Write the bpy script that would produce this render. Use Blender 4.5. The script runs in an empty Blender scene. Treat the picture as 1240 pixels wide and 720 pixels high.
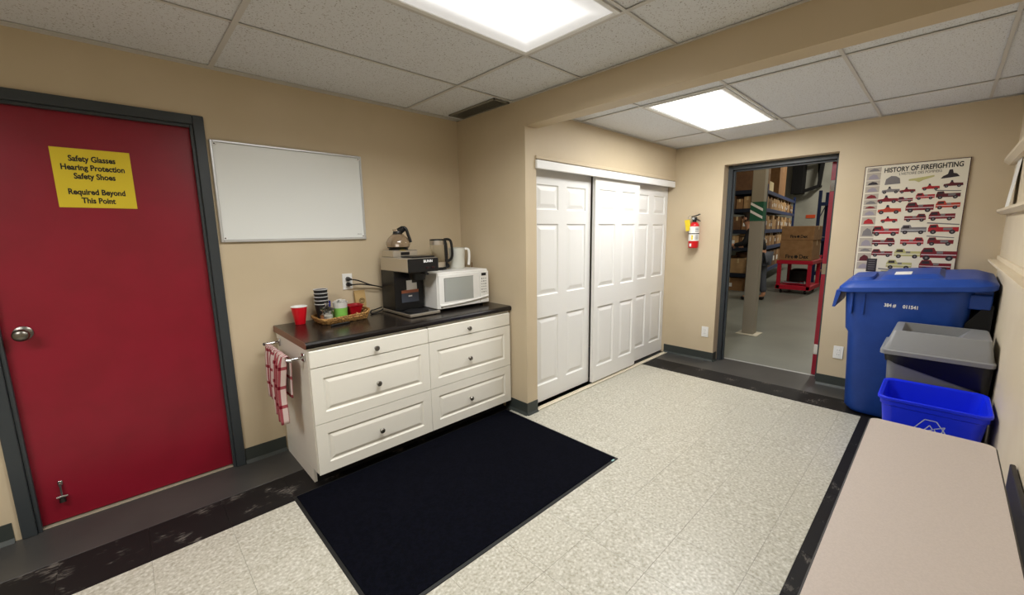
import bpy, bmesh, math, random
from mathutils import Matrix, Vector
random.seed(7)
S = bpy.context.scene
COL = S.collection
PI = math.pi

# ------------------------------------------------------------------ camera, world, exposure
def make_camera():
    yaw, pitch, roll = math.radians(43.5356), math.radians(-8.9958), math.radians(-0.8602)
    F = Vector((math.sin(yaw)*math.cos(pitch), math.cos(yaw)*math.cos(pitch), math.sin(pitch)))
    R = Vector((math.cos(yaw), -math.sin(yaw), 0)); U = R.cross(F)
    R2 = R*math.cos(roll)+U*math.sin(roll); U2 = -R*math.sin(roll)+U*math.cos(roll)
    cd = bpy.data.cameras.new('camera'); c = bpy.data.objects.new('camera', cd); COL.objects.link(c)
    m = Matrix((R2, U2, -F)).transposed().to_4x4(); m.translation = (0, -2.9746, 1.4468)
    c.matrix_world = m
    cd.sensor_fit = 'HORIZONTAL'; cd.sensor_width = 36; cd.lens = 496.53/1240*36
    cd.clip_start = 0.02; cd.clip_end = 100
    S.camera = c
make_camera()
w = bpy.data.worlds.new('world'); S.world = w; w.use_nodes = True
w.node_tree.nodes['Background'].inputs[0].default_value = (0.9, 0.95, 1, 1)
w.node_tree.nodes['Background'].inputs[1].default_value = 0.05
S.view_settings.view_transform = 'Standard'; S.view_settings.look = 'None'
S.view_settings.exposure = 1.3; S.view_settings.gamma = 1.0; S.view_settings.use_curve_mapping = False
LENS_MAIN, LENS_ALCOVE, LENS_REAR = 2.8, 3.4, 2.8      # glow of the lenses
LAMP_MAIN, LAMP_ALCOVE, LAMP_REAR = 12, 9.5, 14         # watts of the area lamps added just below them
WAREHOUSE_W = 46

# ------------------------------------------------------------------ materials
def lin(c): return tuple((x/255/12.92 if x/255 <= .04045 else ((x/255+.055)/1.055)**2.4) for x in c)
MATS = {}
def mat(name, rgb, rough=.6, metal=0, spec=.5, rgb2=None, scale=20, bump=0, bscale=200, lo=.4, hi=.6, stretch=None, rvar=0, coat=0, alpha=None, trans=0, ior=1.45):
    if name in MATS: return MATS[name]
    m = bpy.data.materials.new(name); m.use_nodes = True; MATS[name] = m
    nt = m.node_tree; N = nt.nodes; L = nt.links; b = N['Principled BSDF']
    c = (*lin(rgb), 1)
    b.inputs['Base Color'].default_value = c
    b.inputs['Roughness'].default_value = rough; b.inputs['Metallic'].default_value = metal
    b.inputs['Specular IOR Level'].default_value = spec; b.inputs['IOR'].default_value = ior
    b.inputs['Coat Weight'].default_value = coat; b.inputs['Transmission Weight'].default_value = trans
    geo = N.new('ShaderNodeNewGeometry'); src = geo.outputs['Position']
    if stretch:
        mp = N.new('ShaderNodeVectorMath'); mp.operation = 'MULTIPLY'; mp.inputs[1].default_value = stretch
        L.new(src, mp.inputs[0]); src = mp.outputs[0]
    if rgb2:
        n = N.new('ShaderNodeTexNoise'); n.inputs['Scale'].default_value = scale; n.inputs['Detail'].default_value = 4
        L.new(src, n.inputs['Vector'])
        r = N.new('ShaderNodeValToRGB'); r.color_ramp.elements[0].position = lo; r.color_ramp.elements[1].position = hi
        r.color_ramp.elements[0].color = c; r.color_ramp.elements[1].color = (*lin(rgb2), 1)
        L.new(n.outputs['Fac'], r.inputs['Fac']); L.new(r.outputs['Color'], b.inputs['Base Color'])
    if rvar:
        n = N.new('ShaderNodeTexNoise'); n.inputs['Scale'].default_value = 3.5; n.inputs['Detail'].default_value = 5
        L.new(src, n.inputs['Vector'])
        q = N.new('ShaderNodeMapRange'); q.inputs['From Min'].default_value = .3; q.inputs['From Max'].default_value = .7
        q.inputs['To Min'].default_value = max(.03, rough-rvar); q.inputs['To Max'].default_value = rough+rvar
        L.new(n.outputs['Fac'], q.inputs['Value']); L.new(q.outputs['Result'], b.inputs['Roughness'])
    if bump:
        n = N.new('ShaderNodeTexNoise'); n.inputs['Scale'].default_value = bscale; n.inputs['Detail'].default_value = 3
        L.new(src, n.inputs['Vector'])
        bp = N.new('ShaderNodeBump'); bp.inputs['Strength'].default_value = bump; bp.inputs['Distance'].default_value = .002
        L.new(n.outputs['Fac'], bp.inputs['Height']); L.new(bp.outputs['Normal'], b.inputs['Normal'])
    return m
def emit(name, rgb, strength):
    m = bpy.data.materials.new(name); m.use_nodes = True; MATS[name] = m
    b = m.node_tree.nodes['Principled BSDF']
    b.inputs['Base Color'].default_value = (.8, .8, .8, 1)
    b.inputs['Emission Color'].default_value = (*rgb, 1); b.inputs['Emission Strength'].default_value = strength
    return m

PAINT = mat('beige_wall_paint', (205, 188, 159), .55, spec=.35, rgb2=(201, 184, 154), scale=2.2, bump=.12, bscale=350)
PAINT_S = mat('pale_beige_wall_paint', (218, 204, 178), .55, spec=.35, rgb2=(213, 198, 171), scale=2.2, bump=.12, bscale=350)
FRAME = mat('slate_grey_gloss_paint', (56, 61, 64), .38, bump=.05, bscale=120)
DOOR_RED = mat('crimson_door_paint', (138, 12, 38), .38, spec=.6, rgb2=(132, 11, 35), scale=6, bump=.05, bscale=90)
WHITE = mat('white_paint', (234, 233, 229), .4, bump=.05, bscale=160)
CREAM = mat('cream_cabinet_foil', (234, 230, 218), .38)
BASEB = mat('charcoal_vinyl', (56, 61, 58), .45)
COUNTER = mat('black_laminate', (26, 22, 20), .22, rgb2=(31, 26, 23), scale=40)
COUNTER_E = mat('brown_laminate_end', (124, 80, 60), .4)
BLACKP = mat('black_plastic', (17, 17, 18), .35)
BLACKM = mat('matt_black', (12, 12, 13), .7)
STEEL = mat('brushed_steel', (206, 200, 190), .34, metal=.9)
CHROME = mat('chrome', (210, 210, 212), .12, metal=1)
NICKEL = mat('nickel', (130, 126, 118), .3, metal=1)
ALU = mat('aluminium', (205, 206, 206), .35, metal=.6)
TOTER = mat('cart_blue_plastic', (30, 70, 156), .42, rgb2=(34, 74, 162), scale=12, bump=.15, bscale=250)
BLUEBOX = mat('cobalt_blue_plastic', (18, 44, 232), .35)
GREY = mat('grey_plastic', (132, 133, 134), .45, bump=.1, bscale=250)
GREYD = mat('grey_plastic_body', (112, 113, 118), .5)
BAG = mat('black_bin_liner', (13, 13, 17), .3, bump=.5, bscale=30)
PAPER = mat('white_paper', (238, 236, 230), .7)
YELLOW = mat('yellow_paper', (226, 200, 40), .55)
INK = mat('black_ink', (22, 18, 16), .6)
WINK = mat('white_ink', (240, 240, 240), .5)
SILVERINK = mat('pale_ink', (190, 200, 225), .5)
TABLE = mat('taupe_laminate', (192, 180, 171), .42, rgb2=(187, 175, 166), scale=240, bump=.03, bscale=400)
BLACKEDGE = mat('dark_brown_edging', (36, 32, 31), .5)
BOARD = mat('whiteboard_enamel', (232, 234, 230), .22)
MATC = mat('navy_black_carpet', (7, 8, 14), .95, spec=.05, rgb2=(11, 12, 20), scale=60, bump=.6, bscale=500)
MATE = mat('black_rubber', (22, 23, 22), .6)
RED = mat('red_plastic', (205, 16, 32), .3)
REDEX = mat('red_enamel', (205, 26, 30), .3)
CARTRED = mat('cart_red_paint', (178, 18, 46), .45)
GLASS = mat('clear_glass', (245, 245, 243), .02, trans=1)
SMOKE = mat('smoky_glass', (236, 229, 224), .03, trans=1)
WPLASTIC = mat('white_plastic', (236, 235, 230), .35)
MILK = mat('milky_plastic', (212, 212, 202), .35)
GREEN = mat('lime_green_band', (128, 190, 82), .5)
DGREEN = mat('green_tape', (18, 92, 66), .5)
WICKER = mat('honey_wicker', (186, 142, 80), .6, rgb2=(98, 64, 30), scale=130, lo=.42, hi=.62)
KRAFT = mat('kraft_paper', (190, 158, 104), .7)
CARD = mat('cardboard', (150, 112, 74), .8, rgb2=(140, 103, 66), scale=9)
CARD2 = mat('light_cardboard', (186, 150, 106), .8, rgb2=(172, 136, 94), scale=9)
CARD3 = mat('dark_cardboard', (112, 80, 52), .8, rgb2=(100, 70, 46), scale=9)
RACKB = mat('rack_blue_paint', (30, 50, 98), .45)
RACKD = mat('rack_dark_paint', (20, 26, 40), .5)
CONC = mat('polished_concrete', (126, 128, 120), .34, rgb2=(112, 114, 107), scale=1.6, lo=.25, hi=.75)
GSTRIP = mat('dark_grey_floor_paint', (62, 61, 59), .36, rgb2=(76, 74, 71), scale=2.6, lo=.4, hi=.85)
GROUT = mat('tile_joint', (132, 127, 112), .8)
WHWALL = mat('warehouse_grey_wall', (176, 176, 166), .7, rgb2=(158, 158, 148), scale=1.2)
COLUMN = mat('column_grey_paint', (152, 146, 132), .5)
TEE = mat('ceiling_grid_white', (206, 203, 197), .5)
TRACKM = mat('cream_track', (214, 205, 184), .4)

def floor_tile_mat():
    m = mat('cream_vinyl_tile', (203, 198, 180), .34)
    nt = m.node_tree; N = nt.nodes; L = nt.links; b = N['Principled BSDF']; geo = [n for n in N if n.type == 'NEW_GEOMETRY'][0]
    oi = N.new('ShaderNodeObjectInfo')
    ad = N.new('ShaderNodeVectorMath'); ad.operation = 'ADD'; L.new(geo.outputs['Position'], ad.inputs[0]); L.new(oi.outputs['Random'], ad.inputs[1])
    n1 = N.new('ShaderNodeTexNoise'); n1.inputs['Scale'].default_value = 75; n1.inputs['Detail'].default_value = 3; L.new(ad.outputs[0], n1.inputs['Vector'])
    r = N.new('ShaderNodeValToRGB'); e = r.color_ramp.elements
    e[0].position = .33; e[0].color = (*lin((160, 155, 139)), 1); e[1].position = .47; e[1].color = (*lin((182, 178, 164)), 1)
    for p, c in ((.55, (186, 182, 168)), (.66, (206, 203, 192))):
        x = e.new(p); x.color = (*lin(c), 1)
    L.new(n1.outputs['Fac'], r.inputs['Fac']); L.new(r.outputs['Color'], b.inputs['Base Color'])
    return m
TILE = floor_tile_mat()
def black_tile_mat():
    m = mat('black_marbled_tile', (27, 25, 25), .55, spec=.25)
    nt = m.node_tree; N = nt.nodes; L = nt.links; b = N['Principled BSDF']; geo = [n for n in N if n.type == 'NEW_GEOMETRY'][0]
    oi = N.new('ShaderNodeObjectInfo')
    mu = N.new('ShaderNodeVectorMath'); mu.operation = 'MULTIPLY_ADD'; mu.inputs[1].default_value = (26, 75, 1)
    sc = N.new('ShaderNodeVectorMath'); sc.operation = 'SCALE'; sc.inputs[0].default_value = (7, 13, 3); L.new(oi.outputs['Random'], sc.inputs['Scale'])
    L.new(geo.outputs['Position'], mu.inputs[0]); L.new(sc.outputs[0], mu.inputs[2])
    n1 = N.new('ShaderNodeTexNoise'); n1.inputs['Scale'].default_value = 1.3; n1.inputs['Detail'].default_value = 5; n1.inputs['Distortion'].default_value = .6; L.new(mu.outputs[0], n1.inputs['Vector'])
    n2 = N.new('ShaderNodeTexNoise'); n2.inputs['Scale'].default_value = 7; n2.inputs['Detail'].default_value = 2; L.new(geo.outputs['Position'], n2.inputs['Vector'])
    q = N.new('ShaderNodeMapRange'); q.inputs['From Min'].default_value = .25; q.inputs['From Max'].default_value = .70; L.new(n2.outputs['Fac'], q.inputs['Value'])
    k = N.new('ShaderNodeMath'); k.operation = 'MULTIPLY'; L.new(n1.outputs['Fac'], k.inputs[0]); L.new(q.outputs['Result'], k.inputs[1])
    r = N.new('ShaderNodeValToRGB'); e = r.color_ramp.elements
    e[0].position = .40; e[0].color = (*lin((25, 23, 23)), 1); e[1].position = .72; e[1].color = (*lin((118, 112, 105)), 1)
    L.new(k.outputs[0], r.inputs['Fac']); L.new(r.outputs['Color'], b.inputs['Base Color'])
    return m
BTILE = black_tile_mat()
def ceiling_tile_mat():
    m = mat('fissured_ceiling_tile', (225, 227, 229), .85, spec=.1)
    nt = m.node_tree; N = nt.nodes; L = nt.links; b = N['Principled BSDF']; geo = [n for n in N if n.type == 'NEW_GEOMETRY'][0]
    n1 = N.new('ShaderNodeTexNoise'); n1.inputs['Scale'].default_value = 140; n1.inputs['Detail'].default_value = 2; L.new(geo.outputs['Position'], n1.inputs['Vector'])
    r = N.new('ShaderNodeValToRGB'); e = r.color_ramp.elements
    e[0].position = .30; e[0].color = (*lin((158, 152, 144)), 1); e[1].position = .40; e[1].color = (*lin((225, 227, 229)), 1)
    L.new(n1.outputs['Fac'], r.inputs['Fac']); L.new(r.outputs['Color'], b.inputs['Base Color'])
    bp = N.new('ShaderNodeBump'); bp.inputs['Strength'].default_value = .4; bp.inputs['Distance'].default_value = .002
    L.new(n1.outputs['Fac'], bp.inputs['Height']); L.new(bp.outputs['Normal'], b.inputs['Normal'])
    return m
CTILE = ceiling_tile_mat()
def towel_mat():
    m = mat('red_plaid_cotton', (226, 212, 204), .9, spec=.1)
    nt = m.node_tree; N = nt.nodes; L = nt.links; b = N['Principled BSDF']
    uv = N.new('ShaderNodeUVMap'); uv.uv_map = 'UVMap'
    sp = N.new('ShaderNodeSeparateXYZ'); L.new(uv.outputs['UV'], sp.inputs[0])
    fs = []
    for ax, fr, th in (('X', 13, .36), ('Y', 6, .17)):
        a = N.new('ShaderNodeMath'); a.operation = 'MULTIPLY'; a.inputs[1].default_value = fr; L.new(sp.outputs[ax], a.inputs[0])
        f = N.new('ShaderNodeMath'); f.operation = 'FRACT'; L.new(a.outputs[0], f.inputs[0])
        g = N.new('ShaderNodeMath'); g.operation = 'LESS_THAN'; g.inputs[1].default_value = th; L.new(f.outputs[0], g.inputs[0])
        fs.append(g)
    s = N.new('ShaderNodeMath'); s.operation = 'ADD'; L.new(fs[0].outputs[0], s.inputs[0]); L.new(fs[1].outputs[0], s.inputs[1])
    h = N.new('ShaderNodeMath'); h.operation = 'MULTIPLY'; h.inputs[1].default_value = .5; L.new(s.outputs[0], h.inputs[0])
    r = N.new('ShaderNodeValToRGB'); r.color_ramp.interpolation = 'CONSTANT'; e = r.color_ramp.elements
    e[0].position = 0; e[0].color = (*lin((212, 192, 186)), 1); e[1].position = .25; e[1].color = (*lin((158, 78, 84)), 1)
    x = e.new(.75); x.color = (*lin((112, 22, 36)), 1)
    L.new(h.outputs[0], r.inputs['Fac']); L.new(r.outputs['Color'], b.inputs['Base Color'])
    return m
TOWEL = towel_mat()

# ------------------------------------------------------------------ mesh builder
XF = {}                                   # world matrix of every object made here
def xf(o): return XF.get(o.name, Matrix())
class MB:
    def __init__(s, m=None):
        s.v = []; s.f = []; s.mi = []; s.sm = []; s.mats = []; s.cur = 0; s.uv = None
        if m: s.use(m)
    def use(s, m):
        if m not in s.mats: s.mats.append(m)
        s.cur = s.mats.index(m); return s
    def add(s, vs, fs, smooth=False, T=None):
        k = len(s.v)
        s.v += [tuple(T @ Vector(p)) if T else tuple(p) for p in vs]
        for f in fs:
            s.f.append([i+k for i in f]); s.mi.append(s.cur); s.sm.append(smooth)
        return s
    def box(s, x0, x1, y0, y1, z0, z1, b=0, T=None):
        x0, x1 = min(x0, x1), max(x0, x1); y0, y1 = min(y0, y1), max(y0, y1); z0, z1 = min(z0, z1), max(z0, z1)
        b = min(b, (x1-x0)*.45, (y1-y0)*.45, (z1-z0)*.45)
        if b <= 0:
            v = [(x, y, z) for x in (x0, x1) for y in (y0, y1) for z in (z0, z1)]
            return s.add(v, [(0, 1, 3, 2), (4, 6, 7, 5), (0, 4, 5, 1), (2, 3, 7, 6), (0, 2, 6, 4), (1, 5, 7, 3)], False, T)
        v = []; idx = {}
        for i, x in enumerate((x0, x1)):
            for j, y in enumerate((y0, y1)):
                for k, z in enumerate((z0, z1)):
                    sx, sy, sz = (b if i == 0 else -b), (b if j == 0 else -b), (b if k == 0 else -b)
                    for a, p in enumerate(((x, y+sy, z+sz), (x+sx, y, z+sz), (x+sx, y+sy, z))):
                        idx[i, j, k, a] = len(v); v.append(p)
        f = []
        for i in (0, 1):
            f.append([idx[i, j, k, 0] for j, k in ((0, 0), (1, 0), (1, 1), (0, 1))])
            f.append([idx[j, i, k, 1] for j, k in ((0, 0), (1, 0), (1, 1), (0, 1))])
            f.append([idx[j, k, i, 2] for j, k in ((0, 0), (1, 0), (1, 1), (0, 1))])
        for i in (0, 1):
            for j in (0, 1):
                f.append([idx[0, i, j, 1], idx[1, i, j, 1], idx[1, i, j, 2], idx[0, i, j, 2]])
                f.append([idx[i, 0, j, 0], idx[i, 1, j, 0], idx[i, 1, j, 2], idx[i, 0, j, 2]])
                f.append([idx[i, j, 0, 0], idx[i, j, 1, 0], idx[i, j, 1, 1], idx[i, j, 0, 1]])
                for k in (0, 1): f.append([idx[i, j, k, 0], idx[i, j, k, 1], idx[i, j, k, 2]])
        return s.add(v, f, False, T)
    def loft(s, loops, cap0=True, cap1=True, smooth=True, closed=True, T=None):
        n = len(loops[0]); v = [p for l in loops for p in l]; f = []
        for a in range(len(loops)-1):
            for i in range(n if closed else n-1):
                j = (i+1) % n
                f.append((a*n+i, a*n+j, (a+1)*n+j, (a+1)*n+i))
        k = len(s.f); s.add(v, f, smooth, T); base = len(s.v)-len(v)
        if cap0: s.f.append([base+i for i in reversed(range(n))]); s.mi.append(s.cur); s.sm.append(False)
        if cap1: s.f.append([base+(len(loops)-1)*n+i for i in range(n)]); s.mi.append(s.cur); s.sm.append(False)
        return s
    def cyl(s, p0, p1, r0, r1=None, n=20, cap=True, T=None):
        r1 = r0 if r1 is None else r1
        p0, p1 = Vector(p0), Vector(p1); d = (p1-p0).normalized()
        a = d.orthogonal().normalized(); b = d.cross(a)
        L = [[tuple(p+(a*math.cos(t)+b*math.sin(t))*r) for t in [2*PI*i/n for i in range(n)]] for p, r in ((p0, r0), (p1, r1))]
        return s.loft(L, cap, cap, True, T=T)
    def tube(s, pts, r, n=8, closed=False, T=None):
        P = [Vector(p) for p in pts]; m = len(P); L = []
        t0 = (P[1]-P[0]).normalized(); a = t0.orthogonal().normalized()
        for i, p in enumerate(P):
            if closed: t = (P[(i+1) % m]-P[i-1]).normalized()
            else: t = (P[min(i+1, m-1)]-P[max(i-1, 0)]).normalized()
            a = (a-t*a.dot(t)).normalized(); b = t.cross(a)
            rr = r[i] if isinstance(r, (list, tuple)) else r
            L.append([tuple(p+(a*math.cos(q)+b*math.sin(q))*rr) for q in [2*PI*k/n for k in range(n)]])
        if closed: L.append(L[0])
        return s.loft(L, not closed, not closed, True, T=T)
    def lathe(s, prof, c=(0, 0, 0), n=32, cap0=True, cap1=True, T=None):
        L = [[(c[0]+r*math.cos(t), c[1]+r*math.sin(t), c[2]+z) for t in [2*PI*i/n for i in range(n)]] for r, z in prof]
        return s.loft(L, cap0, cap1, True, T=T)
    def prism(s, poly, axis, a0, a1, T=None):
        def P(u, v, a): return (a, u, v) if axis == 'x' else (u, a, v) if axis == 'y' else (u, v, a)
        return s.loft([[P(u, v, a0) for u, v in poly], [P(u, v, a1) for u, v in poly]], smooth=False, T=T)
    def text(s, body, size, T, align='CENTER', sx=1.0, bold=0):
        cu = bpy.data.curves.new('lettering', 'FONT'); cu.body = body; cu.size = size; cu.align_x = align; cu.align_y = 'CENTER'
        cu.resolution_u = 3; cu.offset = bold
        o = bpy.data.objects.new('lettering', cu); COL.objects.link(o)
        me = o.to_mesh()
        s.add([(v.co.x*sx, v.co.y, 0) for v in me.vertices], [tuple(p.vertices) for p in me.polygons], False, T)
        o.to_mesh_clear(); bpy.data.objects.remove(o); bpy.data.curves.remove(cu)
        return s
    def build(s, name, parent=None, loc=None, rotz=0, flat=False):
        me = bpy.data.meshes.new(name); me.from_pydata(s.v, [], s.f)
        for m in s.mats: me.materials.append(m)
        me.polygons.foreach_set('material_index', s.mi); me.polygons.foreach_set('use_smooth', s.sm)
        if s.uv:
            ul = me.uv_layers.new(name='UVMap')
            for lp in me.loops: ul.data[lp.index].uv = s.uv[lp.vertex_index]
        if not flat:
            bm = bmesh.new(); bm.from_mesh(me); bmesh.ops.recalc_face_normals(bm, faces=bm.faces); bm.to_mesh(me); bm.free()
        if any(s.sm): me.set_sharp_from_angle(angle=math.radians(42))
        o = bpy.data.objects.new(name, me); COL.objects.link(o)
        if parent is not None:
            o.parent = parent; me.transform(xf(parent).inverted()); XF[o.name] = xf(parent).copy()
        else:
            M = Matrix.Translation(loc or (0, 0, 0)) @ Matrix.Rotation(rotz, 4, 'Z')
            me.transform(M.inverted()); o.matrix_world = M; XF[o.name] = M
        return o
def tag(o, label=None, cat=None, group=None, kind=None):
    for k, v in (('label', label), ('category', cat), ('group', group), ('kind', kind)):
        if v: o[k] = v
    return o
def thing(name, label, cat, loc=(0, 0, 0), rotz=0, group=None):
    o = bpy.data.objects.new(name, None); COL.objects.link(o); o.empty_display_size = .1
    M = Matrix.Translation(loc) @ Matrix.Rotation(rotz, 4, 'Z'); o.matrix_world = M; XF[o.name] = M
    return tag(o, label, cat, group)
def struct(o, label): return tag(o, label, None, None, 'structure')
def sempty(name, label, loc):
    o = bpy.data.objects.new(name, None); COL.objects.link(o); M = Matrix.Translation(loc); o.matrix_world = M; XF[o.name] = M
    return struct(o, label)
def piece(src, name, parent, off):        # a copy sharing src's mesh, moved by off (parent unrotated)
    c = src.copy(); c.name = name; c.parent = parent; c.location = Vector(src.location)+Vector(off); COL.objects.link(c); return c
def dup(root, loc, label, rotz=0, group=None):
    r = root.copy(); COL.objects.link(r); r.location = loc; r.rotation_euler = (0, 0, rotz); r['label'] = label
    if group: r['group'] = group
    for ch in list(root.children):
        c = ch.copy(); COL.objects.link(c); c.parent = r
        for g in list(ch.children):
            d = g.copy(); COL.objects.link(d); d.parent = c
    return r
def rr(x0, x1, y0, y1, z, r, n=5):        # rounded rectangle loop
    r = min(r, abs(x1-x0)*.49, abs(y1-y0)*.49); out = []
    for cx, cy, a in ((x1-r, y1-r, 0), (x0+r, y1-r, PI/2), (x0+r, y0+r, PI), (x1-r, y0+r, 1.5*PI)):
        for i in range(n+1):
            t = a+PI/2*i/n; zz = z(cx+r*math.cos(t), cy+r*math.sin(t)) if callable(z) else z
            out.append((cx+r*math.cos(t), cy+r*math.sin(t), zz))
    return out
def frame(o, ex, ey): # matrix mapping local x->ex, y->ey, z->normal at o
    ex, ey = Vector(ex).normalized(), Vector(ey).normalized(); ez = ex.cross(ey)
    m = Matrix((ex, ey, ez)).transposed().to_4x4(); m.translation = o; return m
ON_A = lambda x, y, z: frame((x, y, z), (1, 0, 0), (0, 0, 1))       # facing -y
ON_D = lambda x, y, z: frame((x, y, z), (0, -1, 0), (0, 0, 1))      # facing -x
def catmull(P, k=6):
    P = [Vector(p) for p in P]; out = []
    for i in range(len(P)-1):
        a, b, c, d = P[max(i-1, 0)], P[i], P[i+1], P[min(i+2, len(P)-1)]
        for j in range(k):
            t = j/k
            out.append(.5*((2*b)+(c-a)*t+(2*a-5*b+4*c-d)*t*t+(3*b-a-3*c+d)*t**3))
    return out+[P[-1]]

# ------------------------------------------------------------------ constants
H, HC, XB, WB, YC, HB, XD, YE, XW = 2.385, 2.332, 2.212, .13, -.806, 2.203, 4.616, -3.255, -3.2
D1, D2, DH = -1.323, -2.262, 2.10
TOP = 2.47

# ------------------------------------------------------------------ walls
m = MB(PAINT)                                            # left wall with the red door opening
m.box(XW, -.50, 0, .12, 0, TOP).box(.413, XD, 0, .12, 0, TOP).box(-.50, .413, 0, .12, 2.10, TOP)
struct(m.build('wall_left', loc=(0, 0, 0)), 'beige painted wall with the red door and the whiteboard')
m = MB(PAINT).box(XB, 2.33, YC, 0, 0, TOP)
struct(m.build('wall_pilaster', loc=(XB, YC, 0)), 'short beige wall return beside the white microwave')
m = MB(PAINT).box(2.33, XD, YC, -.68, 1.985, TOP)
struct(m.build('wall_closet', loc=(2.33, YC, 0)), 'beige wall above the white sliding closet doors')
m = MB(PAINT)
m.box(XD, 4.80, D1, .12, 0, 5).box(XD, 4.80, -5, D2, 0, 5).box(XD, 4.80, D2, D1, DH, 5)
struct(m.build('wall_far', loc=(XD, 0, 0)), 'beige wall with the open doorway and the firefighting poster')
m = MB(PAINT_S).box(XW, XD, YE-.12, YE, 0, TOP)
struct(m.build('wall_right', loc=(0, YE, 0)), 'pale beige wall with three narrow ledges along the right edge')
m = MB(PAINT).box(XW-.12, XW, YE, .12, 0, TOP)
struct(m.build('wall_back', loc=(XW, 0, 0)), 'beige wall behind the camera')
m = MB(PAINT).box(XB, XB+WB, YE, YC, HB, TOP)
struct(m.build('ceiling_beam', loc=(XB, YC, HB)), 'beige boxed beam crossing the ceiling in front of the alcove')
# warehouse shell
m = MB(WHWALL).box(18.2, 18.35, -5, 5, 0, 5)
struct(m.build('wall_warehouse_end', loc=(18.2, 0, 0)), 'grey white wall at the far end of the warehouse')
m = MB(WHWALL).box(4.8, 18.2, 5, 5.15, 0, 5)
struct(m.build('wall_warehouse_left', loc=(4.8, 5, 0)), 'grey warehouse side wall behind the racks')
m = MB(WHWALL).box(4.8, 18.2, -5.15, -5, 0, 5)
struct(m.build('wall_warehouse_right', loc=(4.8, -5, 0)), 'grey warehouse side wall hidden behind the far wall')

# ------------------------------------------------------------------ floor
m = MB(GROUT).box(XW, 4.85, YE-.1, .1, -.06, -.003)
floor = struct(m.build('floor', loc=(0, 0, -.06)), 'cream speckled tile floor with black and grey border strips')
def slab_piece(name, x0, x1, y0, y1, mt, g=.0004):
    return MB(mt).box(x0+g, x1-g, y0+g, y1-g, -.003, 0, .0005).build(name, floor)
slab_piece('border_strip', XW, 2.33, -.338, .1, GSTRIP, 0)
slab_piece('border_strip', 4.312, 4.85, YE, 0, GSTRIP, 0)
slab_piece('border_strip', XW, 4.007, YE, -2.965, GSTRIP, 0)
slab_piece('closet_floor', 2.33, 4.312, -.765, 0, GSTRIP, 0)
protos = {}
def tile(x0, x1, y0, y1, mt, name):
    key = (round(x1-x0, 4), round(y1-y0, 4), mt.name)
    if key not in protos:
        o = slab_piece(name, x0, x1, y0, y1, mt); protos[key] = (o, x0, y0); return
    o, a, b = protos[key]; piece(o, name, floor, (x0-a, y0-b, 0))
def cuts(a, b, first, step):
    xs = [a]; x = first
    while x <= a+.01: x += step
    while x < b-.01: xs.append(x); x += step
    return xs+[b]
xs = cuts(XW, 4.007, 1.467-.3048*16, .3048); ys = cuts(-2.66, -.637, -2.535-.3048, .3048)
ys = [-2.66]+[-2.535+.3048*i for i in range(7)]
ys = [y for y in ys if y < -.66]+[-.637]
for i in range(len(xs)-1):
    for j in range(len(ys)-1):
        if xs[i+1] > 2.2 and ys[j+1] > -.70:
            tile(xs[i], xs[i+1], ys[j], ys[j+1], TILE, 'tile')
        else: tile(xs[i], xs[i+1], ys[j], ys[j+1], TILE, 'tile')
for i in range(len(xs)-1):
    if xs[i] < 2.2: tile(xs[i], xs[i+1], -.637, -.338, BTILE, 'black_tile')
    tile(xs[i], xs[i+1], -2.965, -2.66, BTILE, 'black_tile')
yb = cuts(YE, -.74, -2.66-.3048*2, .3048)
for j in range(len(yb)-1): tile(4.007, 4.312, yb[j], yb[j+1], BTILE, 'black_tile')
m = MB(TILE).box(2.33, 4.007, -.765, -.637, -.003, 0); m.build('closet_tile', floor)
m = MB(CONC).box(4.85, 18.2, -5, 5, -.06, 0).box(4.80, 4.85, -5, D2, -.06, 0).box(4.80, 4.85, D1, 5, -.06, 0)
struct(m.build('floor_warehouse', loc=(4.85, 0, -.06)), 'polished grey concrete warehouse floor')
m = MB(ALU).box(4.835, 4.862, D2+.03, D1-.03, 0, .003)
struct(m.build('trim_threshold', loc=(4.85, D1, 0)), 'thin pale metal threshold line in the open doorway')

# ------------------------------------------------------------------ baseboards (cove base with a foot)
def cove(name, pts, label):               # list of (x0,y0,x1,y1,nx,ny): wall line and the direction into the room
    m = MB(BASEB)
    for x0, y0, x1, y1, nx, ny in pts:
        prof = [(0, .1), (.004, .1), (.005, .02), (.016, .003), (.018, 0), (0, 0)]
        A = [(x0+nx*d, y0+ny*d, z) for d, z in prof]; B = [(x1+nx*d, y1+ny*d, z) for d, z in prof]
        m.loft([A, B], smooth=False)
    return struct(m.build(name, loc=(pts[0][0], pts[0][1], 0)), label)
cove('baseboard_left', [(XW, 0, -.53, 0, 0, -1), (.435, 0, .675, 0, 0, -1)], 'charcoal vinyl baseboard under the whiteboard wall')
cove('baseboard_pilaster', [(XB, -.56, XB, YC-.004, -1, 0), (XB-.004, YC, 2.33, YC, 0, -1)], 'charcoal vinyl baseboard wrapping the corner left of the closet doors')
cove('baseboard_far', [(XD, -.76, XD, D1, -1, 0), (XD, D2, XD, YE, -1, 0), (XD-.004, D1, 4.70, D1, 0, -1)], 'charcoal vinyl baseboard on both sides of the open doorway')
cove('baseboard_right', [(XW, YE, XD, YE, 0, 1)], 'charcoal vinyl baseboard behind the table and bins')

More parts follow.
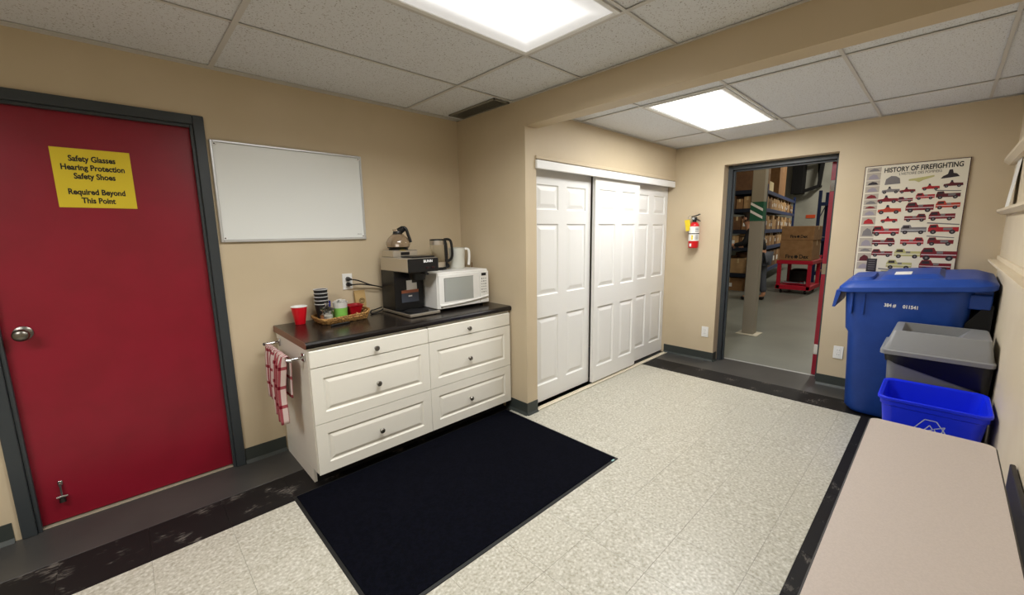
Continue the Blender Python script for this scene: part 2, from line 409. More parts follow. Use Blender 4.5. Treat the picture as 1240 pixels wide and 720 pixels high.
# ------------------------------------------------------------------ ceiling with grid and tiles
m = MB(TEE).box(XW, XD, YE, .12, TOP, TOP+.05)
ceil = struct(m.build('ceiling', loc=(0, 0, TOP)), 'suspended ceiling of white fissured tiles in a metal grid')
TW = .012
ctp = {}
def grid(xs, ys, z, skip):
    for i in range(len(xs)-1):
        for j in range(len(ys)-1):
            if (i, j) in skip: continue
            key = (round(xs[i+1]-xs[i], 3), round(ys[j+1]-ys[j], 3), z)
            if key in ctp:
                o, a, b = ctp[key]; piece(o, 'ceiling_tile', ceil, (xs[i]-a, ys[j]-b, 0)); continue
            g = .002
            o = MB(CTILE).box(xs[i]+g, xs[i+1]-g, ys[j]+g, ys[j+1]-g, z+.005, z+.02, .0015).build('ceiling_tile', ceil)
            ctp[key] = (o, xs[i], ys[j])
    for x in xs[1:-1]: MB(TEE).box(x-TW, x+TW, ys[0], ys[-1], z-.0015, z+.0008).box(x-.002, x+.002, ys[0], ys[-1], z+.0008, z+.03).build('grid_runner', ceil)
    for y in ys[1:-1]: MB(TEE).box(xs[0], xs[-1], y-TW*.7, y+TW*.7, z-.001, z+.0008).box(xs[0], xs[-1], y-.002, y+.002, z+.0008, z+.03).build('grid_cross_tee', ceil)
GX = [XW, -1.946, -.727, .492, 1.711, XB]; GY = [YE, -3.136, -2.526, -1.916, -1.306, -.696, -.047, 0]
grid(GX, GY, H, {(3, 3), (1, 3)})
AX = [XB+WB, 2.862, 4.05, XD]; AY = [YE, -3.09, -2.508, -1.935, -1.345, YC]
grid(AX, AY, HC, {(1, 3)})
def angle_trim(name, x0, x1, y0, y1, z, label, wide=.02):
    m = MB(TEE); t = .02
    m.box(x0, x1, y0, y0+t, z-.002, z+.001).box(x0, x1, y1-wide, y1, z-.002, z+.001).box(x0, x0+t, y0, y1, z-.002, z+.001).box(x1-t, x1, y0, y1, z-.002, z+.001)
    return struct(m.build(name, loc=(x0, y0, z)), label)
angle_trim('trim_1', XW, XB, YE, 0, H, 'thin white wall angle around the main ceiling', .036)
angle_trim('trim_2', XB+WB, XD, YE, YC, HC, 'thin white wall angle around the alcove ceiling')

# ------------------------------------------------------------------ troffers
def lens_mat(name, strength, cx, cy, hx, hy, soft):   # prismatic lens: glow of unmodelled tubes painted into its emission, dimmer at the rim
    m = emit(name, (1, 1, .99), strength); nt = m.node_tree; N = nt.nodes; L = nt.links; b = N['Principled BSDF']
    geo = N.new('ShaderNodeNewGeometry'); sp = N.new('ShaderNodeSeparateXYZ'); L.new(geo.outputs['Position'], sp.inputs[0])
    ds = []
    for ax, c, h in (('X', cx, hx), ('Y', cy, hy)):
        a = N.new('ShaderNodeMath'); a.operation = 'SUBTRACT'; a.inputs[1].default_value = c; L.new(sp.outputs[ax], a.inputs[0])
        d = N.new('ShaderNodeMath'); d.operation = 'ABSOLUTE'; L.new(a.outputs[0], d.inputs[0])
        e = N.new('ShaderNodeMath'); e.operation = 'SUBTRACT'; e.inputs[0].default_value = h; L.new(d.outputs[0], e.inputs[1]); ds.append(e)
    mn = N.new('ShaderNodeMath'); mn.operation = 'MINIMUM'; L.new(ds[0].outputs[0], mn.inputs[0]); L.new(ds[1].outputs[0], mn.inputs[1])
    mr = N.new('ShaderNodeMapRange'); mr.inputs['From Min'].default_value = .008; mr.inputs['From Max'].default_value = soft
    L.new(mn.outputs[0], mr.inputs['Value'])
    pw = N.new('ShaderNodeMath'); pw.operation = 'POWER'; pw.inputs[1].default_value = 3; L.new(mr.outputs['Result'], pw.inputs[0])
    ma = N.new('ShaderNodeMath'); ma.operation = 'MULTIPLY_ADD'; ma.inputs[1].default_value = strength; ma.inputs[2].default_value = .17; L.new(pw.outputs[0], ma.inputs[0])
    L.new(ma.outputs[0], b.inputs['Emission Strength'])
    return m
def troffer(x0, x1, y0, y1, z, strength, watts, label, soft=.19, spread=158):
    cx, cy = (x0+x1)/2, (y0+y1)/2
    t = thing('ceiling_light', label, 'ceiling light', (cx, cy, z), 0, 'recessed fluorescent ceiling lights')
    m = MB(WHITE); f = .022
    m.box(x0, x1, y0, y0+f, z-.006, z+.004, .001).box(x0, x1, y1-f, y1, z-.006, z+.004, .001).box(x0, x0+f, y0+f, y1-f, z-.006, z+.004, .001).box(x1-f, x1, y0+f, y1-f, z-.006, z+.004, .001)
    m.build('frame', t)
    MB(WHITE).box(x0+.004, x1-.004, y0+.004, y1-.004, z+.012, z+.07).build('housing', t)
    m = MB(lens_mat('lit_lens', strength, cx, cy, (x1-x0)/2-f, (y1-y0)/2-f, soft)).box(x0+f, x1-f, y0+f, y1-f, z-.001, z+.006)
    m.build('diffuser', t)
    ld = bpy.data.lights.new('troffer_lamp', 'AREA'); ld.shape = 'RECTANGLE'; ld.size = x1-x0-.06; ld.size_y = y1-y0-.06; ld.energy = watts; ld.color = (1, 1, .99)
    ld.spread = math.radians(spread)
    o = bpy.data.objects.new('troffer_lamp', ld); COL.objects.link(o); o.location = (cx, cy, z-.008)
troffer(.510, 1.697, -1.900, -1.322, H, LENS_MAIN, LAMP_MAIN, 'large lit ceiling panel in the main ceiling above the black mat')
troffer(-1.928, -.741, -1.900, -1.322, H, LENS_REAR, LAMP_REAR, 'unseen lit ceiling panel added behind the camera')  # unseen panel, added to light the red door and the room
troffer(2.880, 4.036, -1.917, -1.361, HC, LENS_ALCOVE, LAMP_ALCOVE, 'bright ceiling panel in the alcove in front of the open doorway', .03, 178)
# air vent beside the beam
t = thing('ceiling_vent', 'dark grey slotted air vent in the ceiling beside the beam', 'vent', (2.12, -.39, H))
vx0, vx1, vy0, vy1 = 2.045, 2.195, -.668, -.115
mv = mat('vent_dark', (140, 136, 124), .6)
m = MB(mv); f = .012
m.box(vx0, vx1, vy0, vy0+f, H-.008, H+.002).box(vx0, vx1, vy1-f, vy1, H-.008, H+.002).box(vx0, vx0+f, vy0, vy1, H-.008, H+.002).box(vx1-f, vx1, vy0, vy1, H-.008, H+.002)
m.build('frame', t)
MB(mat('vent_shade', (104, 100, 90), .7)).box(vx0+f, vx1-f, vy0+f, vy1-f, H-.0012, H+.0005).build('backing', t)
for i in range(9):
    x = vx0+.018+i*.0142
    MB(mv).prism([(x-.001, H-.007), (x+.001, H-.0075), (x+.008, H-.0015), (x+.006, H-.001)], 'y', vy0+f, vy1-f).build('slat', t)

# ------------------------------------------------------------------ red door
d = sempty('door_1', 'red steel door in a slate grey frame with the yellow safety notice', (0, 0, 0))
m = MB(FRAME)
def jamb_prof(m, inner):                   # welded steel frame: face, rebate, stop
    x0, x1, zt = inner
    W = .05
    for a, b in ((x0-W, x0), (x1, x1+W)): m.box(a, b, -.014, .12, 0, zt+W, .003)
    m.box(x0, x1, -.014, .12, zt, zt+W, .003)
    s = .016
    m.box(x0, x0+s, .0, .028, 0, zt, .002).box(x1-s, x1, .0, .028, 0, zt, .002).box(x0+s, x1-s, .0, .028, zt-s, zt, .002)
jamb_prof(m, (-.457, .383, 2.068)); m.build('door_frame', d)
m = MB(DOOR_RED).box(-.455, .381, .032, .076, .012, 2.064, .003); leaf = m.build('leaf', d)
m = MB(NICKEL)
def lathe_y(m, prof, x, y, z, n=28):
    L = [[(x+r*math.cos(q), y+dy, z+r*math.sin(q)) for q in [2*PI*i/n for i in range(n)]] for r, dy in prof]
    m.loft(L, True, True, True)
lathe_y(m, [(.034, .031), (.034, .025), (.026, .020), (.012, .018), (.011, -.006), (.02, -.012), (.028, -.022), (.029, -.034), (.022, -.044), (.008, -.048)], -.378, 0, 1.005)
m.build('door_knob', d)
m = MB(CHROME); bx, bz = -.358, .215
m.box(bx-.009, bx+.009, .026, .032, bz-.012, bz+.012, .002).cyl((bx, .018, bz), (bx, .018, bz-.075), .0045).cyl((bx, .026, bz-.01), (bx, .016, bz-.01), .006)
m.cyl((bx-.02, .018, bz-.07), (bx+.02, .018, bz-.07), .006)
m.build('kick_down_stop', d)
m = MB(BLACKP).cyl((bx, .018, bz-.075), (bx, .012, bz-.098), .011, .013, 14); m.build('stop_foot', d)
m = MB(mat('tan_threshold', (156, 146, 126), .5)).box(-.457, .383, .012, .09, .0, .006, .002); m.build('threshold', d)
t = thing('safety_notice', 'yellow paper safety notice with black lettering taped to the red door', 'sign', (-.04, .031, 1.74))
MB(YELLOW).box(-.184, .100, .0295, .0312, 1.602, 1.887, 0).build('sheet', t)
for s_, z in (('Safety Glasses', 1.838), ('Hearing Protection', 1.796), ('Safety Shoes', 1.754), ('Required Beyond', 1.678), ('This Point', 1.636)):
    MB(INK).text(s_, .038, ON_A(-.042, .0288, z), bold=.0013, sx=.78).build('lettering', t, flat=True)
# whiteboard
t = thing('whiteboard', 'blank whiteboard in a thin aluminium frame beside the red door', 'whiteboard', (.89, 0, 1.4135))
MB(BOARD).box(.455, 1.326, -.012, -.001, 1.422, 1.991).build('panel', t)
for a in ((.446, .460, 1.4135, 1.9996), (1.321, 1.335, 1.4135, 1.9996), (.460, 1.321, 1.4135, 1.430), (.460, 1.321, 1.986, 1.9996)):
    MB(ALU).box(a[0], a[1], -.021, 0, a[2], a[3], .003).build('frame_rail', t)
for x, z in ((.468, 1.978), (1.313, 1.978), (.468, 1.438), (1.313, 1.438)):
    m = MB(WPLASTIC).box(x-.010, x+.010, -.018, -.0115, z-.010, z+.010, .002)
    m.use(INK).cyl((x, -.0178, z), (x, -.0192, z), .004, n=10); m.build('corner_clip', t)
m = MB(INK).text('PREMIUM', .008, ON_A(1.288, -.0123, 1.452)); m.build('maker_mark', t, flat=True)

# ------------------------------------------------------------------ closet doors
def raised_panel(m, x0, x1, z0, z1, y, rings, sgn=1):     # nested rectangular rings (inset, depth away from viewer +y)
    L = [[(x0+i, y+dp, z0+i), (x1-i, y+dp, z0+i), (x1-i, y+dp, z1-i), (x0+i, y+dp, z1-i)] for i, dp in rings]
    m.loft(L, False, True, False)
ROWS = [(.165, .748), (.930, 1.512), (1.622, 1.820)]
def closet_door(n, x0, cols, x1, yf, label):
    d = sempty('door_%d' % n, label, (x0, yf, .02))
    m = MB(WHITE); zb, zt, th = .02, 1.962, .032
    m.box(x0, x1, yf+.014, yf+th, zb, zt)
    cx = [x0]+[c for p in cols for c in p]+[x1]
    for i in range(0, len(cx), 2): m.box(cx[i], cx[i+1], yf, yf+.014, zb, zt)
    rz = [zb]+[c for p in ROWS for c in p]+[zt]
    for a, b in cols:
        for i in range(0, len(rz), 2): m.box(a, b, yf, yf+.014, rz[i], rz[i+1])
    m.build('slab', d)
    for a, b in cols:
        for z0, z1 in ROWS:
            m = MB(WHITE); raised_panel(m, a, b, z0, z1, yf, [(0, 0), (.008, .010), (.014, .011), (.024, .0095), (.046, .0025), (.05, .002)])
            m.build('raised_panel', d)
    return d
closet_door(2, 2.33, [(2.415, 2.680), (2.790, 3.055)], 3.130, -.730, 'left white six panel sliding closet door, set back from the middle one')
closet_door(3, 3.128, [(3.186, 3.460), (3.570, 3.820)], 3.893, -.782, 'middle white six panel sliding closet door, in front of its neighbours')
closet_door(4, 3.84, [(3.925, 4.185), (4.292, 4.550)], 4.612, -.730, 'right white six panel sliding closet door next to the fire extinguisher wall')
m = MB(WHITE).box(2.318, 4.590, -.824, YC+.001, 1.916, 1.980, .004); m.use(PAINT).box(2.318, 4.600, -.818, YC+.001, 1.986, 2.012, .003)
struct(m.build('trim_3', loc=(2.318, YC, 1.9)), 'white header board covering the closet door track')
m = MB(BLACKM).box(2.33, 4.614, -.806, -.685, 1.965, 1.985)
struct(m.build('trim_4', loc=(2.33, YC, 1.965)), 'dark hanging track behind the closet header')
m = MB(TRACKM).box(2.335, 4.600, -.776, -.768, 0, .008).box(2.335, 4.600, -.812, -.804, 0, .008).box(2.335, 4.600, -.812, -.768, 0, .002)
struct(m.build('trim_5', loc=(2.335, YC, 0)), 'cream floor track under the sliding closet doors')

# ------------------------------------------------------------------ open doorway to the warehouse
d = sempty('door_5', 'open doorway to the warehouse with a dark frame and a red leaf swung away', (4.76, D1, 0))
m = MB(FRAME)
m.box(4.735, 4.835, D1-.044, D1, 0, DH, .003).box(4.735, 4.835, D2, D2+.03, 0, DH, .003).box(4.735, 4.835, D2+.03, D1-.044, DH-.046, DH, .003)
m.box(4.770, 4.800, D1-.060, D1-.044, 0, DH-.046, .002).box(4.770, 4.800, D2+.03, D1-.06, DH-.062, DH-.046, .002)
m.build('door_frame', d)
Lf = Matrix.Translation((4.842, D2+.034, 0)) @ Matrix.Rotation(math.radians(-1.5), 4, 'Z')
m = MB(DOOR_RED).box(0, .88, 0, .045, .012, 2.045, .002, T=Lf); m.build('leaf', d)
for z in (.27, 1.06, 1.83):
    m = MB(CHROME).box(-.003, .001, .004, .043, z-.05, z+.05, 0, T=Lf).cyl((-.006, .0, z-.05), (-.006, .0, z+.05), .006, n=12, T=Lf)
    m.build('hinge', d)

# ------------------------------------------------------------------ drawer cabinet and worktop
CX0, CX1, CY = .68, 2.195, -.617
t = thing('drawer_cabinet', 'cream six drawer base cabinet under the black worktop', 'cabinet', (1.44, -.3, 0))
m = MB(CREAM).box(CX0, CX0+.016, CY, -.02, .09, .831, .001).box(CX0, CX0+.016, -.535, -.02, 0, .09).box(CX1-.016, CX1, CY, -.004, 0.09, .831).box(CX0+.016, CX1-.016, CY+.002, -.004, .09, .11).box(CX0+.016, CX1-.016, -.02, -.004, 0, .831)
m.box(1.432, 1.448, CY+.002, -.02, .11, .831).box(CX0+.016, CX1-.016, CY+.002, -.02, .815, .831)
m.build('carcass', t)
MB(BLACKM).box(CX0+.016, CX1, -.54, -.525, 0, .09).build('toe_kick', t)
for x0, x1 in ((CX0+.003, 1.4385), (1.4415, CX1-.003)):
    for z0, z1, zk in ((.7205, .818, .764), (.391, .7165, .54), (.086, .387, .230)):
        m = MB(CREAM)
        yf = CY-.020
        if z1-z0 < .15:
            m.box(x0, x1, yf, CY-.001, z0, z1, .004)
        else:
            b = .062
            m.box(x0, x1, yf+.008, CY-.001, z0, z1, .003)
            for a in ((x0, x0+b, z0, z1), (x1-b, x1, z0, z1), (x0+b, x1-b, z0, z0+b), (x0+b, x1-b, z1-b, z1)):
                m.box(a[0], a[1], yf, yf+.008, a[2], a[3])
            raised_panel(m, x0+b, x1-b, z0+b, z1-b, yf, [(-.001, 0), (.006, .006), (.012, .0075), (.03, .001), (.034, .0005)])
        dr = m.build('drawer_front', t)
        m = MB(NICKEL); xk = (x0+x1)/2+(.005 if x0 < 1 else -.04)
        lathe_y(m, [(.008, 0), (.006, -.008), (.007, -.014), (.0155, -.018), (.0165, -.023), (.013, -.028), (.004, -.03)], xk, yf, zk, 20)
        m.build('knob', dr)
t = thing('worktop', 'black laminate worktop with brown ends on the drawer cabinet', 'worktop', (1.44, -.3, .831))
m = MB(COUNTER)
prof = [(-.004, .831), (-.622, .831), (-.636, .835), (-.641, .845), (-.641, .858), (-.636, .867), (-.625, .871), (-.004, .871)]
m.prism(prof, 'x', .672, XB-.002); m.build('slab', t)
MB(COUNTER_E).prism([(y*.999, z) for y, z in prof], 'x', .6705, .6722).build('end_strip', t)

# towel bar and towel
t = thing('towel_bar', 'chrome towel bar fixed to the left end of the cabinet', 'towel bar', (.66, -.33, .775))
for y in (-.085, -.565):
    m = MB(CHROME)
    m.box(.670, .6795, y-.022, y+.022, .752, .800, .003).cyl((.672, y, .776), (.600, y, .776), .008, .007, 14).cyl((.612, y-.012*(1 if y < -.3 else -1), .776), (.590, y, .776), .012, .010, 14)
    m.build('bracket', t)
m = MB(CHROME).cyl((.600, -.075, .776), (.600, -.575, .776), .0055, n=12); m.build('rail', t)
def towel():
    m = MB(TOWEL); nu, nv = 60, 36; vs = []; uv = []
    for j in range(nv+1):
        for i in range(nu+1):
            u = i/nu; v = j/nv
            # the cloth goes over the bar: back flap (v<.36), over, front flap
            y = -.13-.38*u
            front = .30+.10*max(0, min(1, (u-.35)*4))+.02*math.sin(9*u)
            back = .27
            s_ = v*(front+back)-back
            fold = (.010+.012*u)*math.sin(2*PI*(2.2*u+2.6*u*u))
            gather = 1-.16*min(1, abs(s_)/.25)
            yy = -.34+(y+.34)*gather+.004*math.sin(14*s_+5*u)
            if s_ >= 0:
                q = min(1, s_/.02); x = .600-.009*math.sin(q*PI/2)-fold*min(1, s_/.06)*.9-.016*min(1, s_/.2); z = .776+.009*math.cos(q*PI/2) if s_ < .02 else .776-(s_-.02)
            else:
                q = min(1, -s_/.02); x = .600+.009*math.sin(q*PI/2)+abs(fold)*min(1, -s_/.06)*.5+.006; z = .776+.009*math.cos(q*PI/2) if -s_ < .02 else .776-(-s_-.02)
            vs.append((x, yy, z)); uv.append((u, v))
    f = [(j*(nu+1)+i, j*(nu+1)+i+1, (j+1)*(nu+1)+i+1, (j+1)*(nu+1)+i) for j in range(nv) for i in range(nu)]
    m.add(vs, f, True); m.uv = uv
    o = m.build('tea_towel', loc=(.6, -.33, .785), flat=True)
    so = o.modifiers.new('thickness', 'SOLIDIFY'); so.thickness = .0025
    tag(o, 'red and white plaid tea towel draped over the towel bar', 'towel')
towel()

# ------------------------------------------------------------------ things on the worktop
ZC = .8715
def open_cup(name, label, x, y, r0, r1, h, mt, mi, lip, group=None, z=ZC):
    t = thing(name, label, 'cup', (x, y, z), 0, group)
    m = MB(mt).lathe([(r0*.9, .003), (r0*.93, 0), (r0, .001), (r1, h-.003), (r1, h)], (x, y, z), 28, True, False)
    m.use(mi).lathe([(r1-.0005, h), (r1-.002, h-.002), (r0-.0015, .005), (.001, .004)], (x, y, z), 28, False, True)
    m.build('body', t)
    MB(lip).tube([(x+r1*math.cos(a), y+r1*math.sin(a), z+h) for a in [2*PI*i/28 for i in range(28)]], .0028, 8, True).build('rim', t)
    return t
open_cup('party_cup', 'red plastic party cup with white inside at the left end of the worktop', .813, -.085, .031, .048, .117, RED, WPLASTIC, WPLASTIC)
# wicker basket
BX0, BX1, BY0, BY1 = .890, 1.218, -.27, -.045
t = thing('wicker_basket', 'shallow honey wicker basket holding coffee supplies', 'basket', (1.09, -.16, ZC))
MB(WICKER).loft([rr(BX0+.02, BX1-.02, BY0+.02, BY1-.02, ZC, .03), rr(BX0+.02, BX1-.02, BY0+.02, BY1-.02, ZC+.006, .03)]).build('base', t)
def bz(x, y): return .024+.03*max(0, (x-1.12)/.1)**2
for k in range(6):
    fr = k/5; ph = PI*(k % 2); loop = rr(BX0+.016-.016*fr, BX1-.016+.016*fr, BY0+.016-.016*fr, BY1-.016+.016*fr, 0, .035, 6)
    # resample the loop evenly
    P = [Vector(p) for p in loop]; P.append(P[0]); cum = [0]
    for a, b in zip(P, P[1:]): cum.append(cum[-1]+(b-a).length)
    n = 132; pts = []
    for i in range(n):
        s_ = cum[-1]*i/n; j = max(q for q in range(len(cum)) if cum[q] <= s_); j = min(j, len(P)-2)
        p = P[j].lerp(P[j+1], (s_-cum[j])/max(1e-9, cum[j+1]-cum[j]))
        nrm = Vector((p.x-(BX0+BX1)/2, p.y-(BY0+BY1)/2, 0)).normalized()
        p = p+nrm*.0028*math.sin(i*PI*2/6+ph)
        pts.append((p.x, p.y, ZC+.006+bz(p.x, p.y)*fr))
    MB(WICKER).tube(pts, .0048, 6, True).build('woven_strand', t)
pts = [(x, y, ZC+.012+bz(x, y)) for x, y, _ in rr(BX0-.001, BX1+.001, BY0-.001, BY1+.001, 0, .04, 8)]
MB(WICKER).tube(pts, .0065, 8, True).build('rim', t)
ms = MB(WICKER)
for i in range(0, len(pts), 2):
    x, y, z = pts[i]; ms.cyl((x+(.02 if x < 1.09 else -.02)*.7, y+(.016 if y < -.16 else -.016)*.7, ZC+.004), (x, y, z), .003, n=6)
tag(ms.build('stake', t), kind='stuff')
ZB = ZC+.0065
# stack of black cups: five nested cups
dark = mat('black_cup_paper', (17, 16, 17), .55); lipm = mat('grey_cup_lip', (196, 194, 192), .4)
names = ['lowest', 'second', 'middle', 'fourth', 'topmost']
for k in range(5):
    open_cup('paper_cup', '%s black paper cup of the nested stack in the basket' % names[k], .950, -.105, .029, .0435, .112, dark, dark, lipm, 'nested black paper cups', ZB+.0245*k+.001)
# sugar jar
t = thing('sugar_jar', 'small glass jar with a domed glass lid in front of the black cups', 'jar', (.955, -.185, ZB))
K = lambda P: [(a*1.15, b*1.15) for a, b in P]
m = MB(GLASS).lathe(K([(.026, 0), (.032, .004), (.033, .05), (.028, .062), (.03, .066), (.028, .066), (.026, .061), (.030, .048), (.030, .006), (.004, .004)]), (.955, -.185, ZB), 24); m.build('body', t)
m = MB(GLASS).lathe(K([(.031, .067), (.037, .071), (.036, .077), (.02, .085), (.008, .09), (.007, .096), (.013, .102), (.013, .11), (.006, .115)]), (.955, -.185, ZB), 24); m.build('lid', t)
MB(PAPER).lathe(K([(.026, .006), (.0285, .01), (.0285, .038), (.02, .042), (.004, .043)]), (.955, -.185, ZB), 20).build('sugar', t)
# pen
t = thing('marker_pen', 'blue capped marker standing between the glass jar and the white tub', 'pen', (.994, -.120, ZB))
a, b = Vector((.994, -.120, ZB+.006)), Vector((1.002, -.108, ZB+.128))
MB(WPLASTIC).cyl(a, a.lerp(b, .6), .006, n=12).build('barrel', t)
MB(mat('blue_cap', (30, 36, 130), .4)).cyl(a.lerp(b, .6), b, .007, .0065, 12).build('cap', t)
# white tub with a green band and creamer pods
t = thing('creamer_tub', 'white tub with a lime green band holding creamer pods', 'tub', (1.050, -.165, ZB))
c = (1.050, -.165, ZB)
MB(WPLASTIC).lathe([(.038, 0), (.040, .002), (.047, .116), (.049, .12), (.046, .12), (.044, .11), (.036, .006), (.003, .005)], c, 28).build('body', t)
MB(GREEN).lathe([(.0411, .012), (.0454, .082)], c, 28, False, False).build('green_band', t)
for dx, dy, dz, where in [(0, 0, .128, 'uppermost'), (.026, .004, .121, 'rightmost'), (-.026, .002, .121, 'leftmost'), (.002, -.028, .120, 'frontmost'), (0, .028, .122, 'rearmost')]:
    p = (c[0]+dx, c[1]+dy, c[2]+dz-.010)
    tag(MB(WPLASTIC).lathe([(.009, 0), (.012, .016), (.0145, .018), (.0145, .0195), (.002, .0195)], p, 14).build('creamer_pod', loc=p), '%s white creamer pod heaped in the green banded tub' % where, 'creamer pod', 'creamer pods in the tub')
# red bowl
m = MB(mat('dark_red_plastic', (158, 12, 28), .3)); q = (1.148, -.150)
m.loft([rr(q[0]-.028, q[0]+.028, q[1]-.028, q[1]+.028, ZB, .008), rr(q[0]-.05, q[0]+.05, q[1]-.05, q[1]+.05, ZB+.082, .012), rr(q[0]-.055, q[0]+.055, q[1]-.055, q[1]+.055, ZB+.084, .013), rr(q[0]-.055, q[0]+.055, q[1]-.055, q[1]+.055, ZB+.088, .013),
        rr(q[0]-.048, q[0]+.048, q[1]-.048, q[1]+.048, ZB+.087, .012), rr(q[0]-.026, q[0]+.026, q[1]-.026, q[1]+.026, ZB+.006, .008)])
tag(m.build('square_bowl', loc=(q[0], q[1], ZB)), 'dark red square plastic bowl in the basket', 'bowl')
# kraft coffee bag
t = thing('coffee_bag', 'kraft paper coffee bag with a round printed stamp behind the basket and red bowl', 'bag', (1.252, -.022, ZC))
m = MB(KRAFT)
m.loft([rr(1.215, 1.291, -.036, -.006, ZC, .006, 2), rr(1.213, 1.293, -.040, -.004, ZC+.08, .008, 2), rr(1.211, 1.291, -.034, -.008, ZC+.135, .006, 2), rr(1.209, 1.289, -.026, -.020, ZC+.162, .002, 2), rr(1.209, 1.289, -.030, -.014, ZC+.172, .002, 2)]); m.build('pouch', t)
m = MB(INK); Tm = ON_A(1.257, -.0415, ZC+.095)
for r in (.02, .012):
    m.loft([[((r)*math.cos(a_), r*math.sin(a_), 0) for a_ in [2*PI*i/24 for i in range(24)]], [((r-.003)*math.cos(a_), (r-.003)*math.sin(a_), 0) for a_ in [2*PI*i/24 for i in range(24)]]], False, False, False, T=Tm)
m.build('printed_stamp', t, flat=True)
# napkins, small jar, stir stick paper
t = thing('napkin_pile', 'white folded napkins lying at the front of the basket', 'napkin', (1.01, -.235, ZB))
for k in range(3):
    MB(PAPER).box(.940+.003*k, 1.035+.004*k, -.259, -.236, ZB+.024*0+.009*k, ZB+.009*k+.007, .002).build('napkin', t)
m = MB(mat('brown_glass', (120, 78, 48), .2)).lathe([(.012, 0), (.014, .003), (.014, .035), (.009, .042), (.009, .046), (.012, .046), (.012, .056), (.002, .056)], (.906, -.225, ZB), 18)
tag(m.build('small_bottle', loc=(.906, -.225, ZB)), 'tiny brown bottle in the left front corner of the basket', 'bottle')
m = MB(mat('tan_sachet', (214, 176, 120), .6)).prism([(1.118, ZB+.002), (1.145, ZB+.002), (1.14, ZB+.04), (1.128, ZB+.046)], 'y', -.245, -.238)
tag(m.build('sugar_sachet', loc=(1.13, -.24, ZB)), 'tan paper sachet standing in front of the red bowl', 'sachet')
t = thing('ballpoint_pen', 'black pen lying on the worktop in front of the basket', 'pen', (1.0, -.31, ZC))
MB(BLACKP).cyl((.925, -.325, ZC+.006), (1.04, -.298, ZC+.006), .006, n=12).build('barrel', t)
MB(BLACKP).cyl((1.04, -.298, ZC+.006), (1.06, -.2935, ZC+.006), .006, .001, 12).build('tip', t)

# coffee maker
MX0, MX1 = 1.405, 1.645
t = thing('coffee_maker', 'steel and black commercial coffee maker between the basket and the microwave', 'coffee maker', (1.525, -.28, ZC))
m = MB(BLACKP).box(MX0, MX1, -.475, -.07, ZC+.006, ZC+.02, .003); m.use(STEEL).box(MX0-.002, MX1+.002, -.482, -.46, ZC+.004, ZC+.024, .003).box(MX0-.003, MX0+.006, -.47, -.07, ZC+.004, ZC+.023, .002)
m.build('base', t)
for x in (MX0+.02, MX1-.02):
    for y in (-.45, -.1): MB(BLACKM).cyl((x, y, ZC), (x, y, ZC+.008), .01, n=12).build('foot', t)
MB(BLACKM).lathe([(.085, .02), (.085, .026), (.06, .027), (.003, .027)], (1.525, -.36, ZC), 28).build('warmer_plate', t)
MB(BLACKP).box(MX0, MX1, -.27, -.07, ZC+.02, 1.19, .004).build('rear_column', t)
MB(STEEL).box(MX0-.003, MX1+.003, -.475, -.075, 1.184, 1.282, .005).build('upper_housing', t)
MB(BLACKP).box(MX0-.002, MX1+.002, -.484, -.474, 1.184, 1.278, .004).build('control_panel', t)
MB(WINK).text('BUNN', .026, ON_A(1.56, -.4848, 1.258), bold=.0008).build('lettering', t, flat=True)
m = MB(mat('dark_red_switch', (46, 16, 16), .4)).box(1.54, 1.565, -.489, -.484, 1.205, 1.22, .002).box(1.585, 1.61, -.489, -.484, 1.205, 1.22, .002); m.build('switch', t)
m = MB(BLACKP).lathe([(.05, 0), (.062, .045), (.072, .05), (.072, .062), (.01, .062)], (1.54, -.37, 1.122), 28); fn = m.build('brew_funnel', t)
MB(BLACKP).box(1.525, 1.555, -.5, -.43, 1.165, 1.178, .004).build('funnel_handle', fn)
MB(PAPER).box(1.50, 1.545, -.273, -.2705, 1.03, 1.11, 0).box(1.545, 1.585, -.273, -.2705, 1.03, 1.09, 0).build('paper_label', t)
m = MB(mat('slate_label', (70, 76, 88), .4)).box(1.455, 1.595, -.276, -.2735, .95, 1.035, 0); m.use(mat('copper_label', (170, 100, 70), .4)).box(1.455, 1.595, -.2765, -.2735, 1.018, 1.04, 0)
m.use(WINK).box(1.51, 1.54, -.2768, -.276, .99, 1.0, 0); m.build('instruction_label', t)
m = MB(STEEL).box(MX0+.01, MX1-.03, -.26, -.085, 1.282, 1.332, .006); m.build('top_warmer_housing', t)
MB(BLACKP).box(1.475, 1.545, -.264, -.26, 1.296, 1.318, .001).build('warmer_switch_plate', t)
MB(YELLOW).box(1.475, 1.515, -.262, -.245, 1.3325, 1.3335, 0).build('caution_sticker', t)
MB(BLACKP).box(MX0+.05, MX1-.01, -.455, -.29, 1.282, 1.292, .003).build('reservoir_lid', t)
MB(BLACKM).lathe([(.07, 0), (.07, .008), (.003, .009)], (1.503, -.178, 1.332), 28).build('top_warmer_plate', t)
